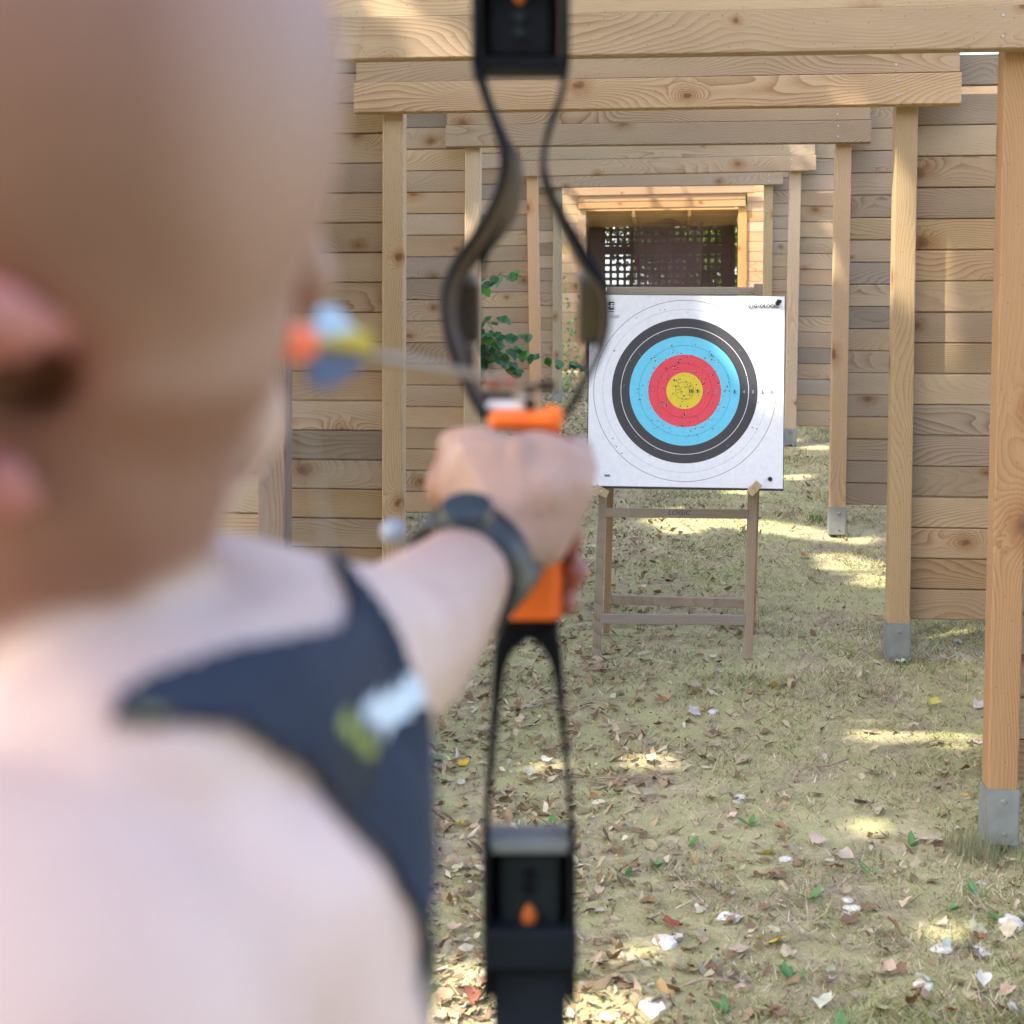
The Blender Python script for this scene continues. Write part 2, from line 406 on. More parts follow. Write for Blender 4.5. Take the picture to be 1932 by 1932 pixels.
    for sgn in (-1, 1):
        zb_ = zb+(spec.get('wdz', 0) if sgn < 0 else 0); x0 = sgn*(fr.half+.012); Lw = spec.get('ww', (2.6, 2.6))[0 if sgn < 0 else 1]; yaw = spec.get('wyaw', (0, 0))[0 if sgn < 0 else 1]
        for j in range(n+1+(sgn < 0)*2):
            z = zb_+PH*(j+.5)+(spec.get('gap', .03) if j >= n and sgn > 0 else 0)
            o = mo('wall_board', plank_me(Lw), None, e,
                   (x0+sgn*Lw/2*math.cos(yaw), .118+rs.uniform(-.002, .002)-abs(math.sin(yaw))*Lw/2, z), (0, rs.uniform(-.0012, .0012)+spec.get('wroll', (0, 0))[0 if sgn < 0 else 1], -yaw),
                   wcol(rs, k*(1.0 if rs.random() < .8 else .85)*(.93 if sgn < 0 else 1), warm if sgn > 0 else 0, spec.get('gr', .1)))
    return fr
specs = [
 dict(D0=4.76, L=(533, 1000), R=(1868, 1100), roll=.009, hb=119, hl=-700, hr=2500, woodv=1494, metalv=1593, wb=1490, nw=18, ww=(2.6, 1.6), proud=(0, 2), h0=1, nh=5,
      postcol=((.20, .155, .13), (.36, .205, .088)), fresh=True, warm=.5, hk=1.03,
      label='nearest timber frame with the orange-brown right post and steel shoe at the picture edge'),
 dict(D0=6.58, L=(757, 720), R=(1680, 700), roll=.005, hb=211, hl=670, hr=1801, woodv=1180, metalv=1248.5, wb=1175, nw=17, ww=(2.6, 2.6), gap=.035,
      postcol=((.46, .345, .22), (.45, .315, .16)), warm=.35, label='second timber frame whose right post stands just right of the target easel', nh=5, hk=1.05),
 dict(D0=9.2, L=(901, 600), R=(1568, 700), roll=.007, hb=277, hl=840, hr=1634, woodv=960, metalv=1008.5, wb=955, nw=18, gap=.03,
      postcol=((.50, .375, .235), (.52, .36, .21)), wdz=-.10, label='third timber frame with green leaves growing beside its left post', nh=4, k=.93, hk=.93, gr=0.15),
 dict(D0=12.95, L=(1018, 500), R=(1487, 640), roll=-.004, hb=330, hl=983, hr=1540, woodv=811, metalv=839, wb=812, nw=18, wyaw=(0, .0), wroll=(0, .03),
      lean=(-.012, .016), postcol=((.46, .31, .20), (.44, .325, .205)), label='fourth timber frame with a leaning left post, behind the leafy branch', nh=4, k=.88, hk=.82, gr=0.25),
 dict(D0=16.1, L=(1058.6, 600), R=(1440, 450), roll=.003, hb=353, hl=1013, hr=1475, woodv=737, metalv=760, wb=742, nw=18,
      postcol=((.30, .27, .19), (.38, .31, .19)), label='fifth timber frame, the last one before the lattice shelter', nh=4, k=.9, hk=.88, gr=0.25),
]
frames = [frame(s, i+1) for i, s in enumerate(specs)]

# ------------------------------------------------------------------ shelter with lattice at the end of the lane
def shelter():
    rs = random.Random(99)
    fr = Frame(20.6, 1105.7, 450, 1393, 450, 0)
    e = fr.obj('open wooden shelter at the far end with a lattice back wall and orange sunlit boards', 'lattice_shelter')
    e['category'] = 'shelter'; del e['group']
    warm = 1.3
    zt = fr.lz(393, 1250); f1, f0 = fr.lz(353, 1250), fr.lz(368, 1250)
    xl, xr = fr.lx(1075, 360), fr.lx(1422, 360)
    mo('fascia_board', plank_me(xr-xl, round(f1-f0, 3)), None, e, ((xl+xr)/2, -.075, (f1+f0)/2), (0, -.004, 0), (.38, .26, .165))
    a, b = fr.lx(1092, 380), fr.lx(1406, 380); h = (f0-zt)/2
    for j in (0, 1):
        mo('lintel_board', plank_me(b-a, round(h-.004, 3), .04), None, e, ((a+b)/2, -.045, zt+h*(j+.5)), (0, -.003, 0), (.43, .265, .135))
    mo('rear_lintel', box_me('rear_lintel', b-a, .05, .3), M['wood_fresh'], e, ((a+b)/2, .03, f0+.18), (0, 0, 0), (.5, .34, .18))
    for sgn, uu in ((-1, (1091, 1105.7)), (1, (1393, 1409))):
        x0, x1 = fr.lx(uu[0], 450), fr.lx(uu[1], 450)
        mo('jamb', box_me('jamb', zt, .12, x1-x0, .005), M['wood_fresh'], e, ((x0+x1)/2, .035, zt/2), (0, -math.pi/2, 0), (.50, .28, .115) if sgn > 0 else (.44, .29, .165))
    for sgn in (-1, 1):
        x0 = fr.lx(1091 if sgn < 0 else 1409, 450)+sgn*.004; L = 2.4
        for j in range(21):
            mo('wall_board', plank_me(L), None, e, (x0+sgn*L/2, .02+rs.uniform(-.002, .002), .10+PH*(j+.5)), (0, rs.uniform(-.001, .001), 0),
               (.50, .31, .17) if sgn > 0 else wcol(rs, 1, .2))
    # interior: side walls, sloping ceiling with joists
    dep = 1.35; x0, x1 = -fr.half-.02, fr.half+.02
    for sgn in (-1, 1):
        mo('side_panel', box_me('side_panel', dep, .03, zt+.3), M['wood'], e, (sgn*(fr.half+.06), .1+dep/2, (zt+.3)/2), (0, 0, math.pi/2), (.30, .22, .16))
    nb = 12
    for j in range(nb):
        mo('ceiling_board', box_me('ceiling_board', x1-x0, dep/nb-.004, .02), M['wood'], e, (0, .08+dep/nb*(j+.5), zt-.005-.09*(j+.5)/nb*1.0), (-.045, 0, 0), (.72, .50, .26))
    for uu in (1055+71, 0): pass
    for u_ in (1238-.5*0-1238+1195, 1301):
        x = fr.lx(u_, 400)
        mo('joist', box_me('joist', .045, dep, .10), M['wood_fresh'], e, (x, .09+dep/2, zt-.085), (-.045, 0, 0), (.55, .36, .17))
    # back wall: dark boards above, lattice below
    yb = .1+dep; zl = P(1250, 417, 20.6+yb).z-fr.z0
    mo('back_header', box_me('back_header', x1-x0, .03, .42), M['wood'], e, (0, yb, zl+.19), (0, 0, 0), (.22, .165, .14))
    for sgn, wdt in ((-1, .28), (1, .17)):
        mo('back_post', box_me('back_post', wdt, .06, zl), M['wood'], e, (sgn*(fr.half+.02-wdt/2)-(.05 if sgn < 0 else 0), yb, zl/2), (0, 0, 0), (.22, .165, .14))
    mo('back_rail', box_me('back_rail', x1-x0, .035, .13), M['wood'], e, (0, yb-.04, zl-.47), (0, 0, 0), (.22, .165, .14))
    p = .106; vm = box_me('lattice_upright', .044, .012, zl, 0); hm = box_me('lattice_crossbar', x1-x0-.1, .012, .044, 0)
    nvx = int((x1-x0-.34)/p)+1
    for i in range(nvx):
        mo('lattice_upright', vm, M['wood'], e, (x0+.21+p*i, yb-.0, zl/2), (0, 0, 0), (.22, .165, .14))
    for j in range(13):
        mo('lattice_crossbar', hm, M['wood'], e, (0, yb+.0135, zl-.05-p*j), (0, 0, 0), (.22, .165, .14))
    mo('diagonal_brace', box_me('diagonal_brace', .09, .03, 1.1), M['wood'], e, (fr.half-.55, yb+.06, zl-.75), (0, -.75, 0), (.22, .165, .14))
    # dark net hung inside, folded thicker in the middle
    def net(xa, xb, z0, z1, y, folds, mat, nm, lab):
        V, F = [], []; nx, nz = 40, 14
        for j in range(nz+1):
            for i in range(nx+1):
                s_, t_ = i/nx, j/nz
                sag = .05*math.sin(s_*math.pi*3)
                x = xa+(xb-xa)*s_ + (.10*(t_-1)*(s_-.5) if folds else 0)
                V.append((x, y+.02*math.sin(s_*19+t_*2+1.5*math.sin(s_*9))*(1 if folds else .4), z0+(z1-z0)*t_-(sag if t_ == 1 else sag*t_)))
        for j in range(nz):
            for i in range(nx): a_ = j*(nx+1)+i; F.append((a_, a_+1, a_+nx+2, a_+nx+1))
        V = [(fr.e.matrix_basis @ Vector(q)) for q in V]
        o = mo(nm, pyd(nm, V, F, True), mat); tagp(o, lab, 'net'); return o
    def netmat(name, dens):
        b = NB(name); d = b.n('ShaderNodeBsdfDiffuse'); d.inputs[0].default_value = (.15, .10, .105, 1)
        t = b.n('ShaderNodeBsdfTransparent'); mx = b.n('ShaderNodeMixShader')
        tc = b.n('ShaderNodeTexCoord').outputs['Object']
        b.l(b.mr(b.noise(tc, 1.5, 3, .6), .3, .7, dens-.12, min(1, dens+.12)), mx.inputs[0])
        b.l(t.outputs[0], mx.inputs[1]); b.l(d.outputs[0], mx.inputs[2]); b.l(mx.outputs[0], b.out.inputs[0]); return b.m
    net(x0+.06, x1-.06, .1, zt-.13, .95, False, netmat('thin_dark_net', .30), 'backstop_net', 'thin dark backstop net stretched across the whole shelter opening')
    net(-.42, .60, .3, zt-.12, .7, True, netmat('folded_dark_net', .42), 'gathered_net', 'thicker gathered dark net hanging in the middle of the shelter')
    return fr
shel = shelter()

# ------------------------------------------------------------------ target and easel
TD = 6.40
tc_ = P(1291.7, 737.3, TD); TYAW = math.radians(-3.2)
leanb = math.radians(4)
def target():
    e = empty('target_butt', tc_, (-leanb, .012, TYAW))
    tagp(e, 'square foam archery target with white paper face and yellow, red, blue and black rings', 'target')
    k = .4/171.2*TD/6.285                                # metres per 1932-px at the target's depth
    k = TD/FP
    w, h = 366*k, 362*k
    ox = (1294.0-1291.7)*k
    oz = -(738-737.3)*k
    # foam block
    mo('foam_block', box_me('foam_block', w+.008, .06, h+.012, .004), M['foam'], e, (ox, .034, oz-.004))
    # paper, slightly wavy
    nx = 24; V, F = [], []
    for j in range(nx+1):
        for i in range(nx+1):
            x = -w/2+w*i/nx; z = -h/2+h*j/nx
            cr = (1-i/nx)*0+max(0, (i/nx-.85))*max(0, (.15-j/nx))*2.2
            V.append((x+ox, .001+.0012*math.sin(x*9)*math.sin(z*7+1)-cr*.0, z+oz))
    for j in range(nx):
        for i in range(nx): a = j*(nx+1)+i; F.append((a, a+1, a+nx+2, a+nx+1))
    b = NB('target_paper'); tcn = b.n('ShaderNodeTexCoord').outputs['Object']
    sp = b.n('ShaderNodeSeparateXYZ'); b.l(tcn, sp.inputs[0])
    r = b.math('SQRT', b.math('ADD', b.math('POWER', sp.outputs[0], 2), b.math('POWER', sp.outputs[2], 2)))
    r = b.math('DIVIDE', r, 17.12*k)                      # in ring widths
    paper = b.mix(b.mr(b.noise(tcn, 3, 3), .3, .7), (.80, .81, .88), (.84, .85, .92))
    c = paper
    wear = b.mr(b.noise(tcn, 40, 4, .7), .3, .7, .93, 1.05)
    for rad, col in ((8, (.068, .067, .076)), (6.05, (.17, .62, .86)), (4.0, (.80, .085, .12)), (2.0, (.76, .60, .055))):
        c = b.mix(b.math('LESS_THAN', r, rad), c, col)
    def line(rad, wd, col, fac=1.0):
        nonlocal c
        c = b.mix(b.math('MULTIPLY', b.math('LESS_THAN', b.math('ABSOLUTE', b.math('SUBTRACT', r, rad)), wd), fac), c, col)
    line(10, .035, (.16, .17, .19), .8); line(9.0, .025, (.3, .31, .36), .5); line(7.0, .032, (.8, .8, .86), .95)
    line(5.0, .03, (.03, .22, .33), .6); line(3.0, .03, (.35, .03, .05), .6); line(1.0, .03, (.25, .2, .02), .7); line(.5, .025, (.25, .2, .02), .6)
    hv = b.n('ShaderNodeHueSaturation'); b.l(c, hv.inputs['Color']); b.l(wear, hv.inputs['Value'])
    b.bsdf(hv.outputs[0], .55, Specular_IOR_Level=.25)
    b.bump(b.noise(tcn, 22, 3, .6), .06, .004)
    mo('paper_face', pyd('paper_face', V, F, True), b.m, e)
    def text(s_, name, x, z, size, mat, sx=1, off=-.0025):
        cu = bpy.data.curves.new(name, 'FONT'); cu.body = s_; cu.size = size; cu.align_x = 'CENTER'; cu.align_y = 'CENTER'; cu.extrude = .0004; cu.offset = .0009
        to = bpy.data.objects.new(name, cu); COL.objects.link(to)
        bpy.context.view_layer.update()
        me = bpy.data.meshes.new_from_object(to.evaluated_get(bpy.context.evaluated_depsgraph_get()))
        bpy.data.objects.remove(to)
        o = mo(name, me, mat, e, (x, off, z), (math.pi/2, 0, 0)); o.scale = (sx, 1, 1); return o
    q = 1/2.76/1.3018*k                                  # metres per pixel of my enlarged view
    for s_, xx, m_ in (('10', 957, 'ink_grey'), ('9', 1002, 'ink_grey'), ('8', 1068, 'ink_mid'), ('7', 1128, 'ink_mid'), ('6', 1190, 'ink_grey'), ('5', 1251, 'ink_grey'), ('4', 1314, 'ink_mid'), ('3', 1374, 'ink_mid'), ('2', 1436, 'ink_grey'), ('1', 1500, 'ink_grey')):
        text(s_, 'ring_number', (xx-915)*q, -3*q, 30*q, M[m_])
    text('GeOLOGIC', 'brand_lettering', (1457-915)*q, (1545-966)*q, 31*q, M['ink'], 1.08)
    # round emblem with a tick beside the lettering
    tp = tube_me('brand_emblem', [((1352-915)*q+15*q*math.cos(a), -.003, (1545-966)*q+15*q*math.sin(a)) for a in np.linspace(2.2, 2.2+5.2, 18)], 2.6*q, 6)
    mo('brand_emblem', tp, M['ink'], e)
    mo('brand_emblem', tube_me('brand_emblem', [((1339-915)*q, -.003, (1545-943)*q), ((1343-915)*q, -.003, (1545-953)*q)], 2.6*q, 6), M['ink'], e)
    bm = bmesh.new(); bmesh.ops.create_uvsphere(bm, u_segments=10, v_segments=6, radius=4*q); m_ = bpy.data.meshes.new('brand_emblem'); bm.to_mesh(m_); bm.free()
    mo('brand_emblem', m_, M['ink_grey'], e, ((1353-915)*q, -.003, (1545-967)*q))
    # square print block top left, fine print lines, bottom left print
    for (x, z, a, b_) in ((411, 958, 40, 26), (411, 988, 40, 22), (411, 1012, 40, 5)):
        mo('print_block', box_me('print_block', a*q, .0012, b_*q), M['ink'], e, ((x-915)*q, -.0028, (1545-z)*q))
    text('E', 'print_letter', (417-915)*q, (1545-972)*q, 44*q, M['white'], 1, -.0036)
    for z, a in ((1037, 70), (1044, 55), (1052, 60)):
        mo('fine_print', box_me('fine_print', a*q, .001, 1.6*q), M['ink_grey'], e, ((435-915)*q, -.0026, (1545-z)*q))
    for i in range(9):
        mo('fine_print', box_me('fine_print', 3*q, .001, 14*q), M['ink_grey'], e, (-148*k*1.0+(i*4.2)*q-.0+ (0), -.0026, -162*k))
    for (u, v, rr) in ((1464, 570, 5.0), (1453, 901, 4.6)):
        bm = bmesh.new(); bmesh.ops.create_cone(bm, cap_ends=True, segments=14, radius1=rr*k*1.0, radius2=rr*k*.75, depth=.012)
        bmesh.ops.rotate(bm, verts=bm.verts, matrix=Matrix.Rotation(math.pi/2, 3, 'X'))
        bmesh.ops.bevel(bm, geom=bm.edges[:], offset=.0015, segments=2, affect='EDGES')
        m_ = bpy.data.meshes.new('target_pin'); bm.to_mesh(m_); bm.free()
        mo('target_pin', m_, M['pin'], e, ((u-1291.7)*k, -.006, -(v-737.3)*k))
        if v < 600:
            mo('pin_spike', box_me('pin_spike', 9*k, .006, 6*k, .002), M['pin'], e, ((u-1291.7+2)*k, -.0125, -(v-737.3-3)*k), (0, .15, 0))
    # arrow holes: dark punctures with a lifted torn rim
    V, F, V2, F2 = [], [], [], []; rs = random.Random(5)
    pts = []
    for i in range(230):
        g = rs.random()
        rr = 5.2*rs.random()**.62 if g < .82 else rs.uniform(4, 10)
        if rr > 10.3: continue
        a = rs.uniform(0, 2*math.pi); pts.append((rr*math.cos(a)*17.12*k, rr*math.sin(a)*17.12*k))
    for (x, z) in pts:
        s_ = rs.uniform(.0018, .0036); n = 6; b0 = len(V)
        for t_ in range(n):
            an = 2*math.pi*t_/n+rs.random(); V.append((x+s_*rs.uniform(.7, 1.3)*math.cos(an), -.0022, z+s_*rs.uniform(.7, 1.2)*math.sin(an)))
        F.append(tuple(range(b0, b0+n)))
        for t_ in range(2):
            an = rs.uniform(0, 6.3); c0 = len(V2); c_, s2 = math.cos(an), math.sin(an)
            V2 += [(x+s_*(c_-.5*s2), -.002, z+s_*(s2+.5*c_)), (x+s_*(c_+.5*s2), -.002, z+s_*(s2-.5*c_)), (x+s_*2.0*c_, -.0045, z+s_*2.0*s2)]
            F2.append((c0, c0+1, c0+2))
    o = mo('arrow_holes', pyd('arrow_holes', V, F), M['hole'], e); o['kind'] = 'stuff'
    o = mo('torn_flaps', pyd('torn_flaps', V2, F2), M['paper_torn'], e); o['kind'] = 'stuff'
    return e
target()
def bar(name, parent, a, b, w, d, mat, color, bev=.002):
    """timber bar from a to b (parent space = world), grain along it"""
    a, b = Vector(a), Vector(b); L = (b-a).length
    o = mo(name, box_me(name, L, d, w, bev), mat, parent, (a+b)/2, (0, 0, 0), color)
    o.rotation_mode = 'QUATERNION'
    x = (b-a).normalized(); y = Vector((0, 1, 0)); y = (y-x*y.dot(x)).normalized(); z = x.cross(y)
    o.rotation_quaternion = Matrix((x, y, z)).transposed().to_quaternion(); return o
def easel():
    base = Vector((P(1268, 1237, 6.45)))
    e = empty('target_easel', (base.x, 6.45, gz(base.x, 6.45)))
    tagp(e, 'weathered wooden easel with four legs and cross rails holding up the target', 'easel')
    inv = e.location.copy(); W_ = M['wood_easel']
    def B(name, p, q_, w, d, col, mat=W_): return bar(name, e, p-inv, q_-inv, w, d, mat, col)
    c1, c2 = (.31, .255, .20), (.34, .265, .185)
    def pt(u, v, D): return P(u, v, D)
    lw = .038
    B('front_leg', pt(1125, 1239, 6.43), pt(1153, 542, 6.53), lw, .03, c1)
    B('front_leg', pt(1410.5, 1243, 6.43), pt(1431, 536, 6.53), lw, .03, c2)
    B('rear_leg', pt(1144, 1193, 6.86), pt(1157, 700, 6.58), .032, .028, (.34, .24, .14))
    B('rear_leg', pt(1417, 1200, 6.86), pt(1433, 700, 6.58), .032, .028, (.34, .24, .14))
    B('top_rail', pt(1159, 549.5, 6.545), pt(1425, 549.5, 6.545), 15*6.5/FP, .03, (.42, .36, .28))
    r1 = B('front_rail', pt(1140, 967, 6.46), pt(1411, 970, 6.46), 17*6.46/FP, .022, c1)
    B('front_rail', pt(1132, 1167.5, 6.435), pt(1405, 1169.5, 6.435), 19*6.44/FP, .022, (.30, .26, .22))
    B('rear_rail', pt(1149, 1130, 6.83), pt(1406, 1138, 6.80), 17*6.8/FP, .05, c2)
    cu = bpy.data.curves.new('rail_lettering', 'FONT'); cu.body = 'LOGIC'; cu.size = .030; cu.align_x = 'CENTER'; cu.align_y = 'CENTER'; cu.extrude = .0003; cu.shear = .25
    to = bpy.data.objects.new('t', cu); COL.objects.link(to); bpy.context.view_layer.update()
    me = bpy.data.meshes.new_from_object(to.evaluated_get(bpy.context.evaluated_depsgraph_get())); bpy.data.objects.remove(to)
    lo = mo('rail_lettering', me, M['ink'], r1, (.012, -.0115, .003), (math.pi/2, 0, 0)); lo.scale = (1.15, 1, 1)
    for (u, v, an) in ((1423, 921.5, -.85), (1134, 927, .5)):
        p = pt(u, v, 6.30)-inv
        o = mo('turn_button', box_me('turn_button', .066, .016, .036, .002), W_, e, p, (0, an, 0), (.50, .38, .24))
        mo('screw', SCREW, None, o, (.0, -.0092, 0), (math.pi/2, 0, 0)).scale = (1.4, 1.4, 1.4)
        mo('button_spacer', box_me('button_spacer', .03, .10, .035, .002), W_, e, p+Vector((0, .06, -.012)), (0, 0, 0), c1)
    # shelf pegs under the target so that it rests on the front legs
    return e
easel()

# ------------------------------------------------------------------ bow
BD = 1.06
def bow():
    e = empty('recurve_bow', P(1000, 990, BD))
    tagp(e, 'black takedown bow with an orange grip held upright in the outstretched hand', 'bow')
    inv = e.location.copy()
    def q(u, v, D=BD): return P(u, v, D)-inv
    def ribbon(name, pts, mat_edge, mat_side=None, inner=1, skew=.0):
        """pts: (u, v, thickness_px, near depth, far depth); bar of the riser seen edge on"""
        V, F = [], []
        for i, (u, v, t, d0, d1) in enumerate(pts):
            a = pts[max(i-1, 0)]; b = pts[min(i+1, len(pts)-1)]
            tu, tv = b[0]-a[0], b[1]-a[1]; L = math.hypot(tu, tv); nu, nv = -tv/L, tu/L
            c0 = P(u, v, d0); s = t/2*d0/FP
            nrm = Vector((nu, 0, -nv))
            dd = Vector(((d1-d0)*skew, d1-d0, 0))
            V += [c0+nrm*s-inv, c0-nrm*s-inv, c0-nrm*s+dd-inv, c0+nrm*s+dd-inv]
        n = len(pts)
        for i in range(n-1):
            for k in range(4): F.append((i*4+k, i*4+(k+1) % 4, i*4+4+(k+1) % 4, i*4+4+k))
        F += [(3, 2, 1, 0), tuple((n-1)*4+k for k in range(4))]
        me = pyd(name, V, F); me.materials.append(mat_edge)
        bm = bmesh.new(); bm.from_mesh(me); bmesh.ops.recalc_face_normals(bm, faces=bm.faces)
        bmesh.ops.bevel(bm, geom=[x for x in bm.edges if abs((x.verts[0].co-x.verts[1].co).y) < .05 and len(x.link_faces) == 2], offset=.0012, segments=1, affect='EDGES')
        bm.to_mesh(me); bm.free()
        if mat_side:
            me.materials.append(mat_side)
            for p in me.polygons:
                if abs(p.normal.x) > .5 and abs(p.normal.y) < .35 and p.area > 2e-5: p.material_index = 1 if p.normal.x*inner > 0 and p.center.z < q(940, 290).z else 0
        return mo(name, me, None, e)
    def sp(pts, n=6):
        out = []; P4 = [Vector(p[:3]) for p in pts]
        s3 = spline(P4, n)
        ds = [Vector((p[3], p[4], 0)) for p in pts]; s2 = spline(ds, n)
        return [(a.x, a.y, max(3, a.z), b.x, b.y) for a, b in zip(s3, s2)]
    N, Fd = 1.045, 1.085
    left = [(896, 105, 16, N, N+.015), (902, 140, 15, N, N+.015), (916, 185, 15, N, N+.015), (935, 235, 17, N, N+.015), (948, 285, 15, N, Fd+.02), (945, 335, 13, N, Fd+.03),
            (928, 385, 13, N, Fd+.04), (898, 438, 14, N, Fd+.03), (868, 482, 14, N, Fd+.01), (846, 520, 12, N, Fd+.01), (836, 560, 11, N, Fd+.06), (838, 610, 11, N, Fd+.06), (850, 655, 13, N, Fd+.03), (868, 705, 12, N, Fd), (890, 752, 12, N, Fd), (915, 790, 14, N, Fd)]
    right = [(1068, 105, 15, N, Fd), (1066, 140, 12, N, Fd), (1058, 180, 11, N, Fd), (1042, 222, 11, N, Fd), (1030, 265, 11, N, Fd), (1026, 310, 11, N, Fd), (1036, 352, 12, N, Fd),
             (1056, 396, 15, N, Fd), (1082, 445, 21, N, Fd), (1108, 492, 22, N, Fd), (1134, 530, 14, N, Fd), (1147, 565, 10, N, Fd+.06), (1148, 605, 10, N, Fd+.07), (1141, 645, 10, N, Fd+.03),
             (1124, 685, 10, N, Fd), (1104, 720, 11, N, Fd), (1086, 755, 12, N, Fd), (1068, 785, 13, N, Fd)]
    ribbon('riser_bar', sp(left), M['black'], M['riser_side'], 1, .20)
    ribbon('riser_bar', sp(right), M['black'], M['riser_olive'], -1)
    # inner struts that close the sight window
    ribbon('riser_strut', sp([(952, 400, 8, Fd, Fd+.02), (935, 442, 8, Fd, Fd+.02), (916, 480, 9, Fd, Fd+.02), (907, 515, 8, Fd, Fd+.02)]), M['black'])
    ribbon('riser_strut', sp([(905, 645, 8, Fd, Fd+.02), (916, 675, 9, Fd, Fd+.02), (928, 700, 8, Fd, Fd+.02)]), M['black'])
    ribbon('riser_strut', sp([(1122, 640, 8, Fd, Fd+.02), (1110, 668, 8, Fd, Fd+.02), (1096, 698, 7, Fd, Fd+.02)]), M['black'])
    for (u0, v0, u1, v1, m_) in ((838, 535, 906, 645, 'riser_side'), (1090, 528, 1141, 650, 'riser_olive')):
        # side plates of the wide part of the riser: real plates set back between the bars
        c = q((u0+u1)/2, (v0+v1)/2, Fd+.012); wd = (u1-u0)*Fd/FP; hh = (v1-v0)*Fd/FP
        mo('side_plate', box_me('side_plate', wd, .006, hh, .0025), M[m_], e, c)
        mo('plate_cap', box_me('plate_cap', wd*.6, .006, .008, .002), M['silver_dull'], e, q((u0+u1)/2+(8 if u0 < 1000 else -14), v0-6, Fd+.010))
    # shelf, arrow rest
    mo('sight_window_shelf', box_me('sight_window_shelf', 150*BD/FP, .045, 12*BD/FP, .003), M['black'], e, q(985, 786, BD+.02))
    def rounded(name, u0, v0, u1, v1, D, dep, mat, bev=.006):
        return mo(name, box_me(name, (u1-u0)*D/FP, dep, (v1-v0)*D/FP, bev, 3), mat, e, q((u0+u1)/2, (v0+v1)/2, D)+Vector((0, dep/2, 0)))
    rounded('grip_shelf', 921, 776, 1062, 812, 1.035, .05, M['orange'], .006)
    rounded('grip_lobe', 1025, 766, 1063, 800, 1.035, .04, M['orange'], .006)
    rounded('rest_plate', 915, 757, 992, 776, 1.06, .02, M['white'], .003)
    rounded('arrow_rest', 992, 728, 1008, 776, 1.06, .012, M['black'], .003)
    rounded('arrow_rest_arm', 975, 745, 1012, 752, 1.055, .01, M['silver'], .002)
    rounded('red_marker', 918, 707, 946, 733, 1.09, .01, M['red'], .004)
    rounded('rest_block', 915, 738, 968, 752, 1.075, .01, M['riser_side'], .002)
    rounded('sight_pin_base', 1012, 718, 1050, 738, 1.09, .01, M['riser_side'], .003)
    # grip: flared block
    V = []; sec = [(800, 972, 1058), (900, 985, 1058), (1000, 990, 1060), (1060, 1000, 1060), (1100, 985, 1061), (1140, 960, 1060), (1170, 950, 1060)]
    for (v, a, b) in sec:
        V += [q(a, v, 1.045), q(b, v, 1.045), q(b, v, 1.045)+Vector((0, .045, 0)), q(a, v, 1.045)+Vector((0, .045, 0))]
    F = [(i*4+k, i*4+(k+1) % 4, i*4+4+(k+1) % 4, i*4+4+k) for i in range(len(sec)-1) for k in range(4)]+[(3, 2, 1, 0), tuple((len(sec)-1)*4+k for k in range(4))]
    me = pyd('grip', V, F); bm = bmesh.new(); bm.from_mesh(me); bmesh.ops.recalc_face_normals(bm, faces=bm.faces)
    bmesh.ops.bevel(bm, geom=[x for x in bm.edges if abs((x.verts[0].co-x.verts[1].co).z) > .005 and abs((x.verts[0].co-x.verts[1].co).y) < .01], offset=.006, segments=3, affect='EDGES')
    bm.to_mesh(me); bm.free(); mo('grip', me, M['orange'], e)
    rounded('grip_foot', 938, 1168, 1056, 1208, 1.05, .045, M['black'], .004)
    # lower fork
    ribbon('lower_fork_arm', sp([(972, 1192, 52, N, Fd), (952, 1222, 36, N, Fd), (942, 1262, 24, N, Fd), (936, 1320, 18, N, Fd), (928, 1420, 15, N, Fd), (921, 1510, 13, N, Fd), (915, 1600, 13, N, Fd)]), M['black'], M['riser_side'], 1)
    ribbon('lower_fork_arm', sp([(1024, 1192, 52, N, Fd), (1042, 1222, 34, N, Fd), (1052, 1262, 22, N, Fd), (1058, 1320, 15, N, Fd), (1068, 1420, 12, N, Fd), (1076, 1510, 10, N, Fd), (1084, 1600, 11, N, Fd)]), M['black'])
    # limb pockets
    def pocket(v0, v1, flip):
        s = -1 if flip else 1
        vm = (v0+v1)/2
        D = 1.045
        side_w = 16
        for uu in (912+side_w/2-2, 1088-side_w/2) if not flip else (893+side_w/2-4, 1076-side_w/2):
            mo('pocket_cheek', box_me('pocket_cheek', side_w*D/FP, .05, abs(v1-v0)*D/FP, .002), M['black'], e, q(uu, vm, D)+Vector((0, .025, 0)))
        uc = 1000 if not flip else 982
        def slab(name, vo0, vo1, wpx, dy, dep, mat, bev=.002):
            va, vb = (v0+vo0, v0+vo1) if not flip else (v1-vo0, v1-vo1)
            return mo(name, box_me(name, wpx*D/FP, dep, abs(vb-va)*D/FP, bev, 2), mat, e, q(uc, (va+vb)/2, D)+Vector((0, dy+dep/2, 0)))
        if not flip:
            slab('pocket_lip', 0, 26, 166, .004, .04, M['silver_dull'])
        else: slab('pocket_lip', 0, 20, 166, .004, .04, M['black'])
        slab('pocket_back', 26, 310, 150, .03, .012, M['black'])
        bd = slab('pocket_body', 32, 190, 118, .014, .016, M['pocket_grey' if not flip else 'black'])
        for vv in (72, 100):
            bm = bmesh.new(); bmesh.ops.create_cone(bm, cap_ends=True, segments=16, radius1=12*D/FP, radius2=10*D/FP, depth=.004)
            bmesh.ops.rotate(bm, verts=bm.verts, matrix=Matrix.Rotation(math.pi/2, 3, 'X')); m_ = bpy.data.meshes.new('pocket_bolt'); bm.to_mesh(m_); bm.free()
            va = v0+vv if not flip else v1-vv
            mo('pocket_bolt', m_, M['black' if not flip else 'pocket_grey'], e, q(uc-2, va, D)+Vector((0, .012, 0)))
        va = v0+148 if not flip else v1-148+2
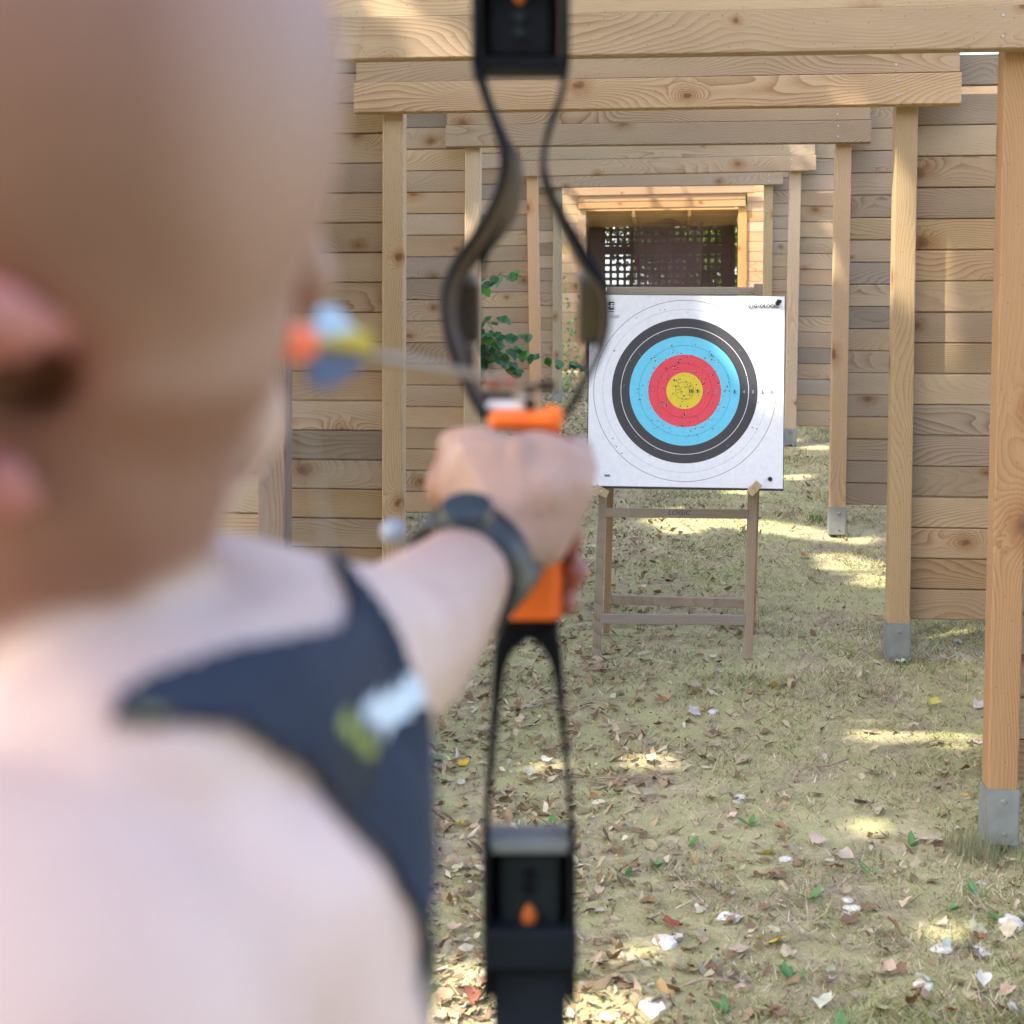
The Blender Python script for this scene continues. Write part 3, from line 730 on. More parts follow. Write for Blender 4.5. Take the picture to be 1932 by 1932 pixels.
        bm = bmesh.new(); bmesh.ops.create_uvsphere(bm, u_segments=20, v_segments=12, radius=1)
        bmesh.ops.scale(bm, vec=(16*D/FP, .005, 22*D/FP), verts=bm.verts)
        for vt in bm.verts:
            if vt.co.z*s > 0: vt.co.x *= 1-.45*abs(vt.co.z)/(26*D/FP)
        m_ = bpy.data.meshes.new('orange_badge'); bm.to_mesh(m_); bm.free()
        mo('orange_badge', m_, M['orange_dull'], e, q(uc-1, va, D)+Vector((0, .012, 0)))
        slab('limb_clamp', 162, 240, 182, -.004, .03, M['black_soft'], .003)
        slab('pocket_foot', 240, 318, 168, .022, .016, M['black'], .003)
        # limb: curved blade that tapers to the tip, with the string groove
        pts = []
        z0 = q(uc, v0+250 if not flip else v1-250, D).z; L = .50
        Vl, Fl = [], []; nseg = 18
        for i in range(nseg+1):
            t = i/nseg
            wv = (.0285*(1-t)+.010*t); yy = .012-.20*math.sin(t*1.45)**1.5+ (.03*max(0, t-.8)/.2)
            z = z0-s*L*t*(1-.1*t); x = q(uc, v0 if not flip else v1, D).x
            for (dx, dy_) in ((-wv, -.004), (wv, -.004), (wv, .004), (-wv, .004)): Vl.append((x+dx, yy+dy_+D-BD, z))
        for i in range(nseg):
            for k in range(4): Fl.append((i*4+k, i*4+(k+1) % 4, i*4+4+(k+1) % 4, i*4+4+k))
        Fl += [(3, 2, 1, 0), tuple(nseg*4+k for k in range(4))]
        mm = pyd('limb', Vl, Fl); bm = bmesh.new(); bm.from_mesh(mm); bmesh.ops.recalc_face_normals(bm, faces=bm.faces); bm.to_mesh(mm); bm.free()
        mo('limb', mm, M['black_soft'], e)
        return Vector((x, yy+D-BD, z))
    t1 = pocket(1590, 1905, False); t2 = pocket(-190, 125, True)
    nock = P(552, 642, .50)-inv
    ss = [t1, nock, t2]
    mo('bow_string', tube_me('bow_string', [t1, (t1+nock)/2, nock, (t2+nock)/2, t2], .0006, 6), M['string'], e)
    return e
bow()

def arrow():
    a, b = P(548, 642, .49), P(1002, 728, 1.06)
    d = (b-a).normalized(); end = a+d*.66
    e = empty('arrow', a); tagp(e, 'nocked arrow with orange nock and blue and yellow vanes, pointing at the target', 'arrow')
    def rel(p): return p-a
    mo('shaft', tube_me('shaft', [rel(a), rel(a+d*.3), rel(end)], .0026, 10), M['shaft'], e)
    mo('arrow_point', tube_me('arrow_point', [rel(end), rel(end+d*.025)], [.0034, .0006], 10), M['bolt'], e)
    mo('nock', tube_me('nock', [rel(a-d*.012), rel(a-d*.006), rel(a+d*.012), rel(a+d*.02)], [.0045, .0068, .0068, .004], 12), M['nock'], e)
    side = d.cross(Vector((0, 0, 1))).normalized(); up = side.cross(d).normalized()
    mo('crest_band', tube_me('crest_band', [rel(a+d*.46), rel(a+d*.475)], .0036, 10), M['red'], e)
    for an, m_ in ((85, 'vane_pale'), (18, 'vane_yellow'), (-100, 'vane_blue'), ):
        n = side*math.cos(math.radians(an))+up*math.sin(math.radians(an)); w = d.cross(n)*.0006
        pr = [(.024, .003), (.030, .014), (.05, .016), (.085, .008), (.10, .003)]
        V = []
        for sg in (-1, 1):
            for (t, h) in pr: V += [rel(a+d*t+n*.0025)+w*sg, rel(a+d*t+n*(h))+w*sg]
        m = len(pr)*2; F = []
        for i in range(len(pr)-1):
            F += [(2*i, 2*i+2, 2*i+3, 2*i+1), (m+2*i, m+2*i+1, m+2*i+3, m+2*i+2)]
            F += [(2*i+1, 2*i+3, m+2*i+3, m+2*i+1)]
        mo('vane', pyd('vane', V, F), M[m_], e)
arrow()

# ------------------------------------------------------------------ the archer
def capsule(bm, p, r0, q_, r1, n=6):
    p, q_ = Vector(p), Vector(q_); k = max(2, int((q_-p).length/max(.004, min(r0, r1)*.35)))
    for i in range(k+1):
        t = i/k; c = p.lerp(q_, t); r = r0*(1-t)+r1*t
        bmesh.ops.create_icosphere(bm, subdivisions=2, radius=r, matrix=Matrix.Translation(c))
def ell(bm, c, r, rot=None, sub=3):
    m = Matrix.Translation(Vector(c)) @ (rot or Matrix.Identity(4)) @ Matrix.Diagonal((*r, 1))
    bmesh.ops.create_icosphere(bm, subdivisions=sub, radius=1, matrix=m)
def remeshed(bm, voxel, smooth):
    me = bpy.data.meshes.new('tmp'); bm.to_mesh(me); bm.free()
    o = bpy.data.objects.new('tmp', me); COL.objects.link(o)
    m = o.modifiers.new('r', 'REMESH'); m.mode = 'VOXEL'; m.voxel_size = voxel; m.use_smooth_shade = True
    s = o.modifiers.new('s', 'SMOOTH'); s.iterations = smooth; s.factor = .5
    bpy.context.view_layer.update()
    out = bpy.data.meshes.new_from_object(o.evaluated_get(bpy.context.evaluated_depsgraph_get()))
    bpy.data.objects.remove(o); return out
def archer():
    root = empty('person', (-.16, .60, gz(-.16, .6)))
    tagp(root, 'shaven-headed archer in a navy tank top seen from behind, aiming with left arm outstretched', 'person')
    inv = root.location.copy()
    bm = bmesh.new()
    # head
    HD = .41
    hc = P(62, 175, HD)
    ell(bm, hc, (.0885, .098, .098), sub=4)
    ell(bm, P(110, 520, .425), (.070, .075, .075), sub=4)             # temple, cheekbone
    capsule(bm, P(190, 640, .43), .050, P(170, 860, .435), .040)        # cheek and jaw
    ell(bm, P(300, 560, .455), (.040, .045, .05))
    capsule(bm, P(540, 430, .49), .012, P(572, 525, .50), .013)         # nose beyond the cheek
    ell(bm, P(370, 730, .48), (.020, .022, .018)); ell(bm, P(318, 880, .475), (.018, .02, .02))
    capsule(bm, P(150, 900, .43), .045, P(285, 930, .465), .026)        # jaw line to chin
    # neck, trapezius
    capsule(bm, P(60, 850, .42), .056, P(30, 1500, .48), .066)
    capsule(bm, P(-60, 1745, .385), .050, P(180, 1525, .385), .045); capsule(bm, P(180, 1525, .385), .045, P(320, 1425, .425), .050); capsule(bm, P(320, 1425, .425), .050, P(450, 1320, .52), .055)
    # left shoulder, arm, forearm
    capsule(bm, P(430, 1230, .60), .052, P(560, 1290, .62), .060)
    capsule(bm, P(560, 1290, .62), .058, P(735, 1225, .79), .047)
    capsule(bm, P(735, 1225, .79), .049, P(815, 1150, .88), .043)
    capsule(bm, P(815, 1150, .88), .043, P(885, 1070, .97), .033)
    # hand
    capsule(bm, P(885, 1070, .97), .033, P(945, 985, 1.0), .032)
    ell(bm, P(955, 925, 1.005), (.040, .022, .040)); ell(bm, P(1010, 900, 1.01), (.038, .020, .034)); ell(bm, P(905, 900, 1.01), (.030, .02, .036)); ell(bm, P(838, 915, 1.03), (.014, .018, .019))
    for (u0, u1) in ((870, 915), (915, 935), (965, 960)): capsule(bm, P(u0+10, 850, .994), .011, P(u1+20, 960, .975), .007)
    capsule(bm, P(1078, 920, 1.01), .019, P(1030, 1030, 1.0), .016)
    capsule(bm, P(1000, 985, 1.0), .024, P(912, 1125, .985), .021)
    kn = [(868, 842), (862, 888), (868, 935), (885, 975)]             # knuckles on the left
    tips = [(1080, 955), (1078, 1012), (1088, 1080), (1072, 1140)]
    for i, ((ku, kv), (tu, tv)) in enumerate(zip(kn, tips)):
        r = (.0125, .0125, .0118, .0105)[i]
        k0 = P(ku+40, kv, 1.01); k1 = P(ku-8, kv, 1.035); k2 = P(ku+40, kv+35, 1.100); k3 = P(tu-15, tv-25, 1.118); k4 = P(tu, tv, 1.075)
        capsule(bm, k0, r*1.25, k1, r*1.2); capsule(bm, k1, r*1.15, k2, r); capsule(bm, k2, r, k3, r*.95); capsule(bm, k3, r*.95, k4, r*.95)
    # thumb: base swells at the right, closes over the front of the grip
    capsule(bm, P(1010, 930, 1.0), .026, P(1080, 885, 1.02), .0195)
    capsule(bm, P(1085, 880, 1.02), .0165, P(1088, 850, 1.075), .0135); capsule(bm, P(1088, 850, 1.075), .0135, P(1045, 862, 1.112), .0115)
    # chest, back, belly
    capsule(bm, P(560, 1430, .61), .058, P(480, 1620, .58), .075)
    capsule(bm, P(330, 1700, .56), .105, P(330, 2500, .60), .112)
    ell(bm, P(120, 1980, .51), (.10, .11, .105)); ell(bm, P(300, 1650, .56), (.09, .12, .12))
    base = Vector((-.15, .60, 0)); g0 = gz(-.15, .6)
    capsule(bm, base+Vector((0, 0, 1.22)), .135, base+Vector((0, 0, .98)), .15)
    # near (right) shoulder raised, arm drawn back to the face
    ell(bm, P(-60, 2085, .345), (.085, .080, .085), sub=4); capsule(bm, P(440, 1800, .40), .050, P(560, 2250, .40), .052); ell(bm, P(180, 1850, .385), (.075, .06, .065), sub=4)
    ell(bm, P(-250, 1960, .37), (.11, .09, .085), sub=4)
    el = P(-900, 1500, .40); wr = P(250, 1000, .56); sh = P(-60, 2000, .36)
    capsule(bm, sh, .07, el, .045); capsule(bm, el, .043, wr, .030)
    hh = P(420, 780, .56)
    capsule(bm, wr, .028, hh, .026)
    for i in range(4):
        a = P(430+10*i, 720+45*i, .545); b = P(480, 700+38*i, .535); c = P(455, 690+38*i, .52)
        capsule(bm, hh, .012, a, .010); capsule(bm, a, .0095, b, .009); capsule(bm, b, .009, c, .008)
    capsule(bm, hh, .014, P(400, 830, .52), .010)
    # legs and feet
    for sg, dy in ((-1, -.16), (1, .16)):
        hip = base+Vector((0, dy*.6, .92)); kne = base+Vector((.02, dy*1.2, .50)); ank = base+Vector((-.01, dy*1.35, .10))
        capsule(bm, hip, .095, kne, .058); capsule(bm, kne, .056, ank, .036)
    me = remeshed(bm, .0048, 3)
    # colour zones of the skin
    n = len(me.vertices); co = np.empty(n*3, np.float32); me.vertices.foreach_get('co', co); co = co.reshape(-1, 3)
    def sm(x, a, b): t = np.clip((x-a)/(b-a), 0, 1); return t*t*(3-2*t)
    # the hollow of the ear is a real pit in the side of the head
    pd = np.linalg.norm((co-np.array(P(-6, 692, .345)))*np.array([1, .35, .95]), axis=1); co[:, 1] += (1-sm(pd, .005, .018))*.026
    hcv = np.array(hc); col = np.zeros((n, 4), np.float32); col[:, 3] = 1
    # picture rows/columns are not used here: zones follow distance and height, painted jaw and neck shade included
    head = sm(-np.linalg.norm((co-hcv)/np.array([1, 1, 1.0]), axis=1), -.19, -.125)
    scalp = head*sm(co[:, 2], P(60, 760, HD).z, P(60, 480, HD).z)*(1-sm(co[:, 0], P(430, 400, .45).x, P(560, 400, .43).x))
    jaw_shade = head*0+sm(-np.linalg.norm(co-np.array(P(230, 900, .44)), axis=1), -.075, -.03)*.35  # painted shade: darkens the jaw and lower cheek
    col[:, 0] = np.clip(scalp+jaw_shade, 0, 1)
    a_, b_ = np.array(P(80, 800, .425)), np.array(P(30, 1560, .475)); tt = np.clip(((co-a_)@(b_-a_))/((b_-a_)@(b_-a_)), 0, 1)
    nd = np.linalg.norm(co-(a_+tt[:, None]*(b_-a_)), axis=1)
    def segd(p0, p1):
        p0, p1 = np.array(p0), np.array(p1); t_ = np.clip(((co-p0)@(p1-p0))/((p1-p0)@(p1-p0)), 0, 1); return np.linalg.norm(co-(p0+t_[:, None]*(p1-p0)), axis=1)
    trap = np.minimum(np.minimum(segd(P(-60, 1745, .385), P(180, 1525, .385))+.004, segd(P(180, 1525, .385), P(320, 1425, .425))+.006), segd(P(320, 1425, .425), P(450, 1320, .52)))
    face = sm(trap, .056, .062)*np.maximum(head*.75, sm(-nd, -.082, -.064)*(1-sm(tt, .88, 1.0)))  # tan plus painted shade on the neck, ending at the shoulder ridge
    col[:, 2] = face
    col[:, 1] = sm(-np.linalg.norm(co-np.array(P(-10, 705, .352)), axis=1), -.042, -.018)*1.0
    hand = sm(co[:, 1], .66, .98)*.62+sm(-np.linalg.norm(co-np.array(P(835, 900, 1.03)), axis=1), -.045, -.01)*.45
    col[:, 2] = np.maximum(col[:, 2], hand)
    for (tu, tv) in tips: 
        col[:, 1] = np.maximum(col[:, 1], sm(-np.linalg.norm(co-np.array(P(tu, tv, 1.075)), axis=1), -.034, -.012)*.75)
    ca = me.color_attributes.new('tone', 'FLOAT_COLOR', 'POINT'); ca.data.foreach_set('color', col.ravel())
    co2 = co-np.array(inv, np.float32); me.vertices.foreach_set('co', co2.ravel()); me.update()
    me.polygons.foreach_set('use_smooth', [True]*len(me.polygons))
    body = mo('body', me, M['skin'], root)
    # ear
    be = bmesh.new()
    rim = spline([P(-74, 953, .336), P(-174, 878, .328), P(-219, 758, .320), P(-174, 653, .316), P(-84, 606, .316), P(-24, 594, .320), P(18, 616, .328)], 6)
    for i in range(len(rim)-1):
        ra = .0055+.0032*min(1, i/20); capsule(be, rim[i], ra, rim[i+1], ra)
        capsule(be, rim[i], .0045, rim[i]+Vector((.004, .030, 0)), .0055)
    capsule(be, P(-84, 943, .336), .0075, P(-6, 908, .341), .0080)
    capsule(be, P(-119, 888, .335), .005, P(-129, 708, .333), .005)
    em = remeshed(be, .002, 4); nn = len(em.vertices); cc = np.empty(nn*3, np.float32); em.vertices.foreach_get('co', cc)
    cc = cc.reshape(-1, 3)-np.array(inv, np.float32); em.vertices.foreach_set('co', cc.ravel())
    ct2 = np.zeros((nn, 4), np.float32); ct2[:, 1] = .8; ct2[:, 3] = 1
    em.color_attributes.new('tone', 'FLOAT_COLOR', 'POINT').data.foreach_set('color', ct2.ravel())
    mo('ear', em, M['skin'], root)
    # garment: a shell 4 mm off the body over the region a tank top covers
    poly = [(600, 1020), (668, 1080), (750, 1195), (806, 1340), (850, 1600), (870, 1960), (870, 2400), (805, 2400), (812, 1880), (770, 1740), (700, 1620), (570, 1485), (430, 1408), (300, 1392), (185, 1395),
            (172, 1335), (235, 1275), (380, 1235), (520, 1200), (632, 1178), (640, 1130), (610, 1070)]
    R = np.array([[1, 0, 0], [0, ct, -st], [0, st, ct]])   # rows: right, forward, up in the archer-facing frame
    q0 = co-np.array([0, 0, ZC]); fw = q0[:, 1]*ct-q0[:, 2]*st; upc = q0[:, 1]*st+q0[:, 2]*ct
    U = CX+FP*q0[:, 0]/fw; Vv = CY-FP*upc/fw
    def inside(px, py):
        res = np.zeros(len(px), bool); m = len(poly)
        for i in range(m):
            x0, y0 = poly[i]; x1, y1 = poly[(i+1) % m]
            c = ((y0 > py) != (y1 > py)) & (px < (x1-x0)*(py-y0)/(y1-y0+1e-9)+x0); res ^= c
        return res
    vis = inside(U, Vv) & (co[:, 1] > .31) & (co[:, 1] < .76)
    low = (co[:, 2] < P(300, 1800, .56).z) & (co[:, 2] > .93) & (co[:, 1] > .47) & (co[:, 0] > -.33) & (co[:, 0] < .2)
    msk = vis | low
    bm = bmesh.new(); bm.from_mesh(me); bm.verts.ensure_lookup_table()
    dead = [v for v in bm.verts if not msk[v.index]]
    bmesh.ops.delete(bm, geom=dead, context='VERTS')
    for _ in range(3): bmesh.ops.smooth_vert(bm, verts=[v for v in bm.verts if v.is_boundary], factor=.5, use_axis_x=True, use_axis_y=True, use_axis_z=True)
    bm.normal_update()
    for v in bm.verts: v.co += v.normal*.0045
    gm = bpy.data.meshes.new('tank_top'); bm.to_mesh(gm); bm.free()
    gm.materials.clear(); gm.materials.append(M['cloth'])
    g = mo('tank_top', gm, None, root); s = g.modifiers.new('thick', 'SOLIDIFY'); s.thickness = .0025; s.offset = -1
    # printed marks follow the cloth: cut from the same shell, 1 mm further out
    def mark(name, quad, mat, off=.0012):
        bm = bmesh.new(); bm.from_mesh(gm); kill = []; fm = []
        cxq = sum(p[0] for p in quad)/len(quad); 
        for v in bm.verts:
            w = Vector(v.co)+inv-Vector((0, 0, ZC)); f = w.y*ct-w.z*st; uu = CX+FP*w.x/f; vv = CY-FP*(w.y*st+w.z*ct)/f
            ins = False; m = len(quad)
            for i in range(m):
                x0, y0 = quad[i]; x1, y1 = quad[(i+1) % m]
                if (y0 > vv) != (y1 > vv) and uu < (x1-x0)*(vv-y0)/(y1-y0+1e-9)+x0: ins = not ins
            if not ins: kill.append(v)
            else: fm.append((f, v))
        f0 = min(x[0] for x in fm); kill += [v for f, v in fm if f > f0+.17]
        bmesh.ops.delete(bm, geom=kill, context='VERTS'); bm.normal_update()
        for v in bm.verts: v.co += v.normal*off
        pm = bpy.data.meshes.new(name); bm.to_mesh(pm); bm.free(); pm.materials.clear(); pm.materials.append(mat); mo(name, pm, None, g)
    mark('chest_print', [(655, 1335), (772, 1258), (800, 1290), (802, 1335), (712, 1402)], M['print_white'])
    mark('chest_print', [(610, 1345), (654, 1336), (711, 1403), (698, 1436), (655, 1420)], M['print_lime'])
    mark('strap_badge', [(285+45*math.cos(a), 1350+42*math.sin(a)) for a in np.linspace(0, 6.28, 16)[:-1]], M['print_lime_dim'])
    mark('armhole_piping', [(796, 1780), (835, 1780), (835, 1920), (800, 1920)], M['print_lime_dim'])
    # shorts and shoes
    bs = bmesh.new(); capsule(bs, base+Vector((0, 0, 1.0)), .158, base+Vector((0, 0, .90)), .165)
    for dy in (-.16, .16): capsule(bs, base+Vector((0, dy*.6, .9)), .115, base+Vector((.015, dy*1.1, .56)), .085)
    sm_ = remeshed(bs, .01, 6); sc = np.empty(len(sm_.vertices)*3, np.float32); sm_.vertices.foreach_get('co', sc)
    sm_.vertices.foreach_set('co', (sc.reshape(-1, 3)-np.array(inv, np.float32)).ravel()); mo('shorts', sm_, M['shorts'], root)
    for dy in (-.16, .16):
        bs = bmesh.new(); a = base+Vector((-.03, dy*1.35, .045+g0)); ell(bs, a, (.05, .045, .045)); ell(bs, a+Vector((.10, 0, -.008)), (.085, .048, .036)); ell(bs, a+Vector((.0, 0, .045)), (.045, .042, .05))
        for v in bs.verts: v.co.z = max(v.co.z, g0+.003)
        sm_ = remeshed(bs, .005, 5); sc = np.empty(len(sm_.vertices)*3, np.float32); sm_.vertices.foreach_get('co', sc)
        sm_.vertices.foreach_set('co', (sc.reshape(-1, 3)-np.array(inv, np.float32)).ravel()); mo('shoe', sm_, M['shorts'], root)
    # watch on the left wrist
    a, b = P(830, 1120, .93), P(930, 1010, .99); ax = (b-a).normalized()
    c = P(884, 1066, .972)
    s1 = ax.cross(Vector((0, 0, 1))).normalized(); s2 = s1.cross(ax).normalized()
    wt_ = empty('wristwatch', c-inv); wt_.parent = root
    ring = []; 
    for sgn, w0 in ((0, 0),):
        V, F = [], []; n = 40
        for i in range(n):
            an = 2*math.pi*i/n; wd = .017 if math.sin(an) > -.2 else .030
            rr = .0385+ (.002 if math.sin(an) < 0 else 0)
            dirv = s1*math.cos(an)+s2*math.sin(an)
            for (dr, da) in ((0, -wd), (.0045, -wd*.9), (.0045, wd*.9), (0, wd)): V.append(dirv*(rr+dr)+ax*da)
        for i in range(n):
            for k in range(4): F.append((i*4+k, ((i+1) % n)*4+k, ((i+1) % n)*4+(k+1) % 4, i*4+(k+1) % 4))
        mo('watch_strap', pyd('watch_strap', V, F, True), M['strap'], wt_)
    dr = (P(862, 985, .94)-c); dr = (dr-ax*dr.dot(ax)).normalized()
    rot = dr.to_track_quat('Z', 'Y').to_euler()
    bmw = bmesh.new(); bmesh.ops.create_cone(bmw, cap_ends=True, segments=24, radius1=.019, radius2=.017, depth=.010); mw = bpy.data.meshes.new('watch_case'); bmw.to_mesh(mw); bmw.free()
    mo('watch_case', mw, M['watch'], wt_, dr*.044, rot)
    bmw = bmesh.new(); bmesh.ops.create_cone(bmw, cap_ends=True, segments=16, radius1=.0095, radius2=.008, depth=.006); mw = bpy.data.meshes.new('watch_crown'); bmw.to_mesh(mw); bmw.free()
    p = P(742, 1003, .93)
    bmw = bmesh.new(); bmesh.ops.create_uvsphere(bmw, u_segments=16, v_segments=10, radius=.0085); mw = bpy.data.meshes.new('strap_bead'); bmw.to_mesh(mw); bmw.free()
    mo('strap_bead', mw, M['bead'], wt_, p-c)
    mo('watch_clasp', box_me('watch_clasp', .008, .008, .018, .002), M['gold'], wt_, P(962, 1125, .96)-c, (0, .3, 0))
archer()

# ------------------------------------------------------------------ foliage helpers
def leaf_shape(w, l, curl=.2, n=5, jag=0, rs=random):
    """one leaf: pointed oval, folded along the midrib and curled; base at the origin, length along +Y"""
    prof = [(0, .0), (.18, .62), (.42, 1.0), (.68, .82), (.88, .38), (1.0, 0)]
    V = []; F = []
    for i, (t, s) in enumerate(prof):
        y = l*t; z = curl*l*(t*t)*.6
        a = s*w/2*(1+jag*rs.uniform(-1, 1)); c_ = s*w/2*(1+jag*rs.uniform(-1, 1))
        V += [(-a, y, z+abs(curl)*a*.9), (0, y, z), (c_, y, z+abs(curl)*c_*.7)]
    for i in range(len(prof)-1):
        F += [(3*i, 3*i+1, 3*i+4, 3*i+3), (3*i+1, 3*i+2, 3*i+5, 3*i+4)]
    return V, F
def np_mesh(name, V, F3, col=None, nv=3):
    """fast mesh from arrays; F3 (m,nv)"""
    me = bpy.data.meshes.new(name); V = np.asarray(V, np.float32); F3 = np.asarray(F3, np.int32); m = len(F3)
    me.vertices.add(len(V)); me.vertices.foreach_set('co', V.ravel())
    me.loops.add(m*nv); me.loops.foreach_set('vertex_index', F3.ravel())
    me.polygons.add(m); me.polygons.foreach_set('loop_start', np.arange(0, m*nv, nv, dtype=np.int32))
    me.update(calc_edges=True)
    if col is not None:
        c = np.ones((len(V), 4), np.float32); c[:, :3] = col
        me.color_attributes.new('col', 'FLOAT_COLOR', 'POINT').data.foreach_set('color', c.ravel())
    return me
def gzv(x, y):
    b = np.interp(y, GYa[:, 0], GYa[:, 1])
    return b
def lane_x(y): return .396+.11*(y-4.6)

# ------------------------------------------------------------------ branch with leaves beside the frames
def leafy_plant(name, label, cat, root, shoots, leaf_w, leaf_l, cols, seed, step=.07, group=None, stemcol=None):
    rs = random.Random(seed); e = empty(name, root); tagp(e, label, cat, group)
    inv = e.location.copy(); meshes = []
    for k in range(4):
        v, f = leaf_shape(leaf_w*rs.uniform(.8, 1.15), leaf_l*rs.uniform(.8, 1.15), .22, jag=.08, rs=rs); me = pyd('leaf', v, f, True); me.materials.append(M['leaf_live']); meshes.append(me)
    cnt = 0
    for s in shoots:
        pts = spline([Vector(p)-inv for p in s], 5)
        rad = [.004*(1-.75*i/len(pts)) for i in range(len(pts))]
        mo('branch', tube_me('branch', pts, rad, 5), M['twig'], e)
        acc = 0
        for i in range(1, len(pts)):
            acc += (pts[i]-pts[i-1]).length
            while acc > step:
                acc -= step; cnt += 1
                t = (pts[i]-pts[i-1]).normalized()
                az = rs.uniform(0, 6.28)
                # leaves hang outwards and down, their faces towards the light
                o = mo('leaf', rs.choice(meshes), None, e, pts[i]+Vector((rs.uniform(-.02, .02), rs.uniform(-.02, .02), rs.uniform(-.02, .02))),
                       (rs.uniform(-1.3, -.5), rs.uniform(-.4, .4), math.pi+rs.uniform(-1.1, 1.1)), tuple(c*rs.uniform(.8, 1.2) for c in rs.choice(cols)))
                o.scale = (rs.uniform(.75, 1.2),)*3
    return e
M['leaf_live'] = leafy('living_leaf_skin', None, .42, .4)
g1 = [(.06, .17, .07), (.07, .20, .07), (.10, .24, .12), (.12, .30, .05)]
pr = P(880, 700, 10.8); pr.z = gz(pr.x, 10.8)
def Q(u, v, D): return P(u, v, D)
leafy_plant('hazel_shoots', 'green broad-leaved shoots growing out between the second and third posts on the left', 'plant', pr,
    [[pr, Q(890, 640, 10.9), Q(925, 605, 10.9), Q(955, 592, 10.9)],
     [pr, Q(895, 680, 11), Q(930, 640, 11), Q(968, 628, 11), Q(1000, 632, 11)],
     [pr, Q(900, 690, 11), Q(950, 660, 11.1), Q(1000, 665, 11.2), Q(1050, 678, 11.3), Q(1105, 690, 11.4)],
     [pr, Q(885, 600, 11), Q(900, 540, 11), Q(935, 520, 11), Q(975, 510, 11)],
     [pr, Q(905, 680, 10.8), Q(940, 680, 10.8), Q(985, 700, 10.8)],
     [pr, Q(905, 650, 10.8), Q(945, 648, 10.8), Q(985, 655, 10.8)],
     [pr, Q(915, 665, 10.9), Q(955, 670, 10.9), Q(975, 690, 10.9)],
     [pr, Q(895, 645, 10.9), Q(930, 628, 10.9), Q(950, 640, 10.9)]],
    .072, .095, g1, 3, .03)
pr2 = P(1062, 745, 17.6); pr2.z = gz(pr2.x, 17.6)
g2 = [(.28, .38, .10), (.36, .44, .14), (.40, .45, .22), (.2, .32, .08)]
leafy_plant('young_shrub', 'pale yellow-green shrub by the fifth frame, left of the target', 'shrub', pr2,
    [[pr2, Q(1070, 700, 17.6), Q(1075, 640, 17.6), Q(1082, 600, 17.6)], [pr2, Q(1080, 700, 17.5), Q(1092, 660, 17.5), Q(1098, 620, 17.5)],
     [pr2, Q(1060, 690, 17.5), Q(1064, 640, 17.5), Q(1068, 612, 17.6)], [pr2, Q(1085, 720, 17.4), Q(1098, 700, 17.4), Q(1104, 680, 17.4)],
     [pr2, Q(1070, 720, 17.4), Q(1082, 690, 17.4), Q(1090, 664, 17.4)], [pr2, Q(1075, 620, 17.7), Q(1070, 560, 17.7), Q(1066, 520, 17.7)],
     [pr2, Q(1090, 600, 17.7), Q(1093, 560, 17.7), Q(1096, 535, 17.7)], [pr2, Q(1066, 725, 17.3), Q(1074, 710, 17.3), Q(1080, 695, 17.3)]],
    .05, .065, g2, 8, .055)
pr3 = P(1020, 756, 14.5); pr3.z = gz(pr3.x, 14.5)
leafy_plant('low_fern', 'small yellow-green tuft on the ground left of the target, before the fifth frame', 'plant', pr3,
    [[pr3, pr3+Vector((dx*.5, dy*.5, .16)), pr3+Vector((dx, dy, .13))] for dx, dy in ((.2, 0), (-.18, .05), (.1, -.12), (-.1, -.1), (.05, .15), (.26, .1))],
    .02, .06, [(.32, .36, .10), (.22, .28, .08)], 9, .025)

# ------------------------------------------------------------------ fallen leaves
LC = {'brown': [(.27, .18, .10), (.36, .25, .15), (.21, .14, .08), (.42, .31, .19)],
      'pale': [(.52, .43, .31), (.58, .50, .38), (.46, .36, .25), (.55, .44, .32)],
      'white': [(.62, .60, .54), (.56, .55, .50), (.60, .55, .47)],
      'yellow': [(.72, .48, .06), (.66, .52, .12)], 'orange': [(.36, .17, .08), (.30, .12, .07)], 'green': [(.26, .32, .16), (.30, .36, .24)]}
LLAB = {'brown': 'dry brown curled leaf lying', 'pale': 'pale beige dry leaf lying', 'white': 'whitish leaf, pale underside up,',
        'yellow': 'bright yellow fallen leaf', 'orange': 'rusty orange fallen leaf', 'green': 'dull green fallen leaf'}
def ground_at(u, v):
    r = ray(u, v); lo, hi = 2.5, 40
    for _ in range(40):
        m = (lo+hi)/2; z = ZC+r.z/r.y*m
        if z > gz(r.x/r.y*m, m): lo = m
        else: hi = m
    return Vector((r.x/r.y*lo, lo, gz(r.x/r.y*lo, lo)))
def zone(p):
    marks = [('by the nearest right post', P(1880, 1500, 4.5)), ('by the foot of the second right post', P(1700, 1250, 6.3)), ('around the easel feet', P(1270, 1240, 6.6)), ('behind the easel', P(1300, 1050, 8.6)),
             ('right behind the bow limb', ground_at(1000, 1750)), ('between the arms of the bow fork', ground_at(1000, 1420)), ('beside the archer', ground_at(860, 1500)),
             ('low at the right picture edge', ground_at(1880, 1850)), ('in the bottom middle of the lane', ground_at(1400, 1850)), ('in mid lane before the easel', ground_at(1300, 1480)), ('in mid lane before the right posts', ground_at(1620, 1500)), ('under the third frame', P(1500, 1000, 9.2))]
    return min(marks, key=lambda m: (m[1].x-p.x)**2+(m[1].y-p.y)**2)[0]
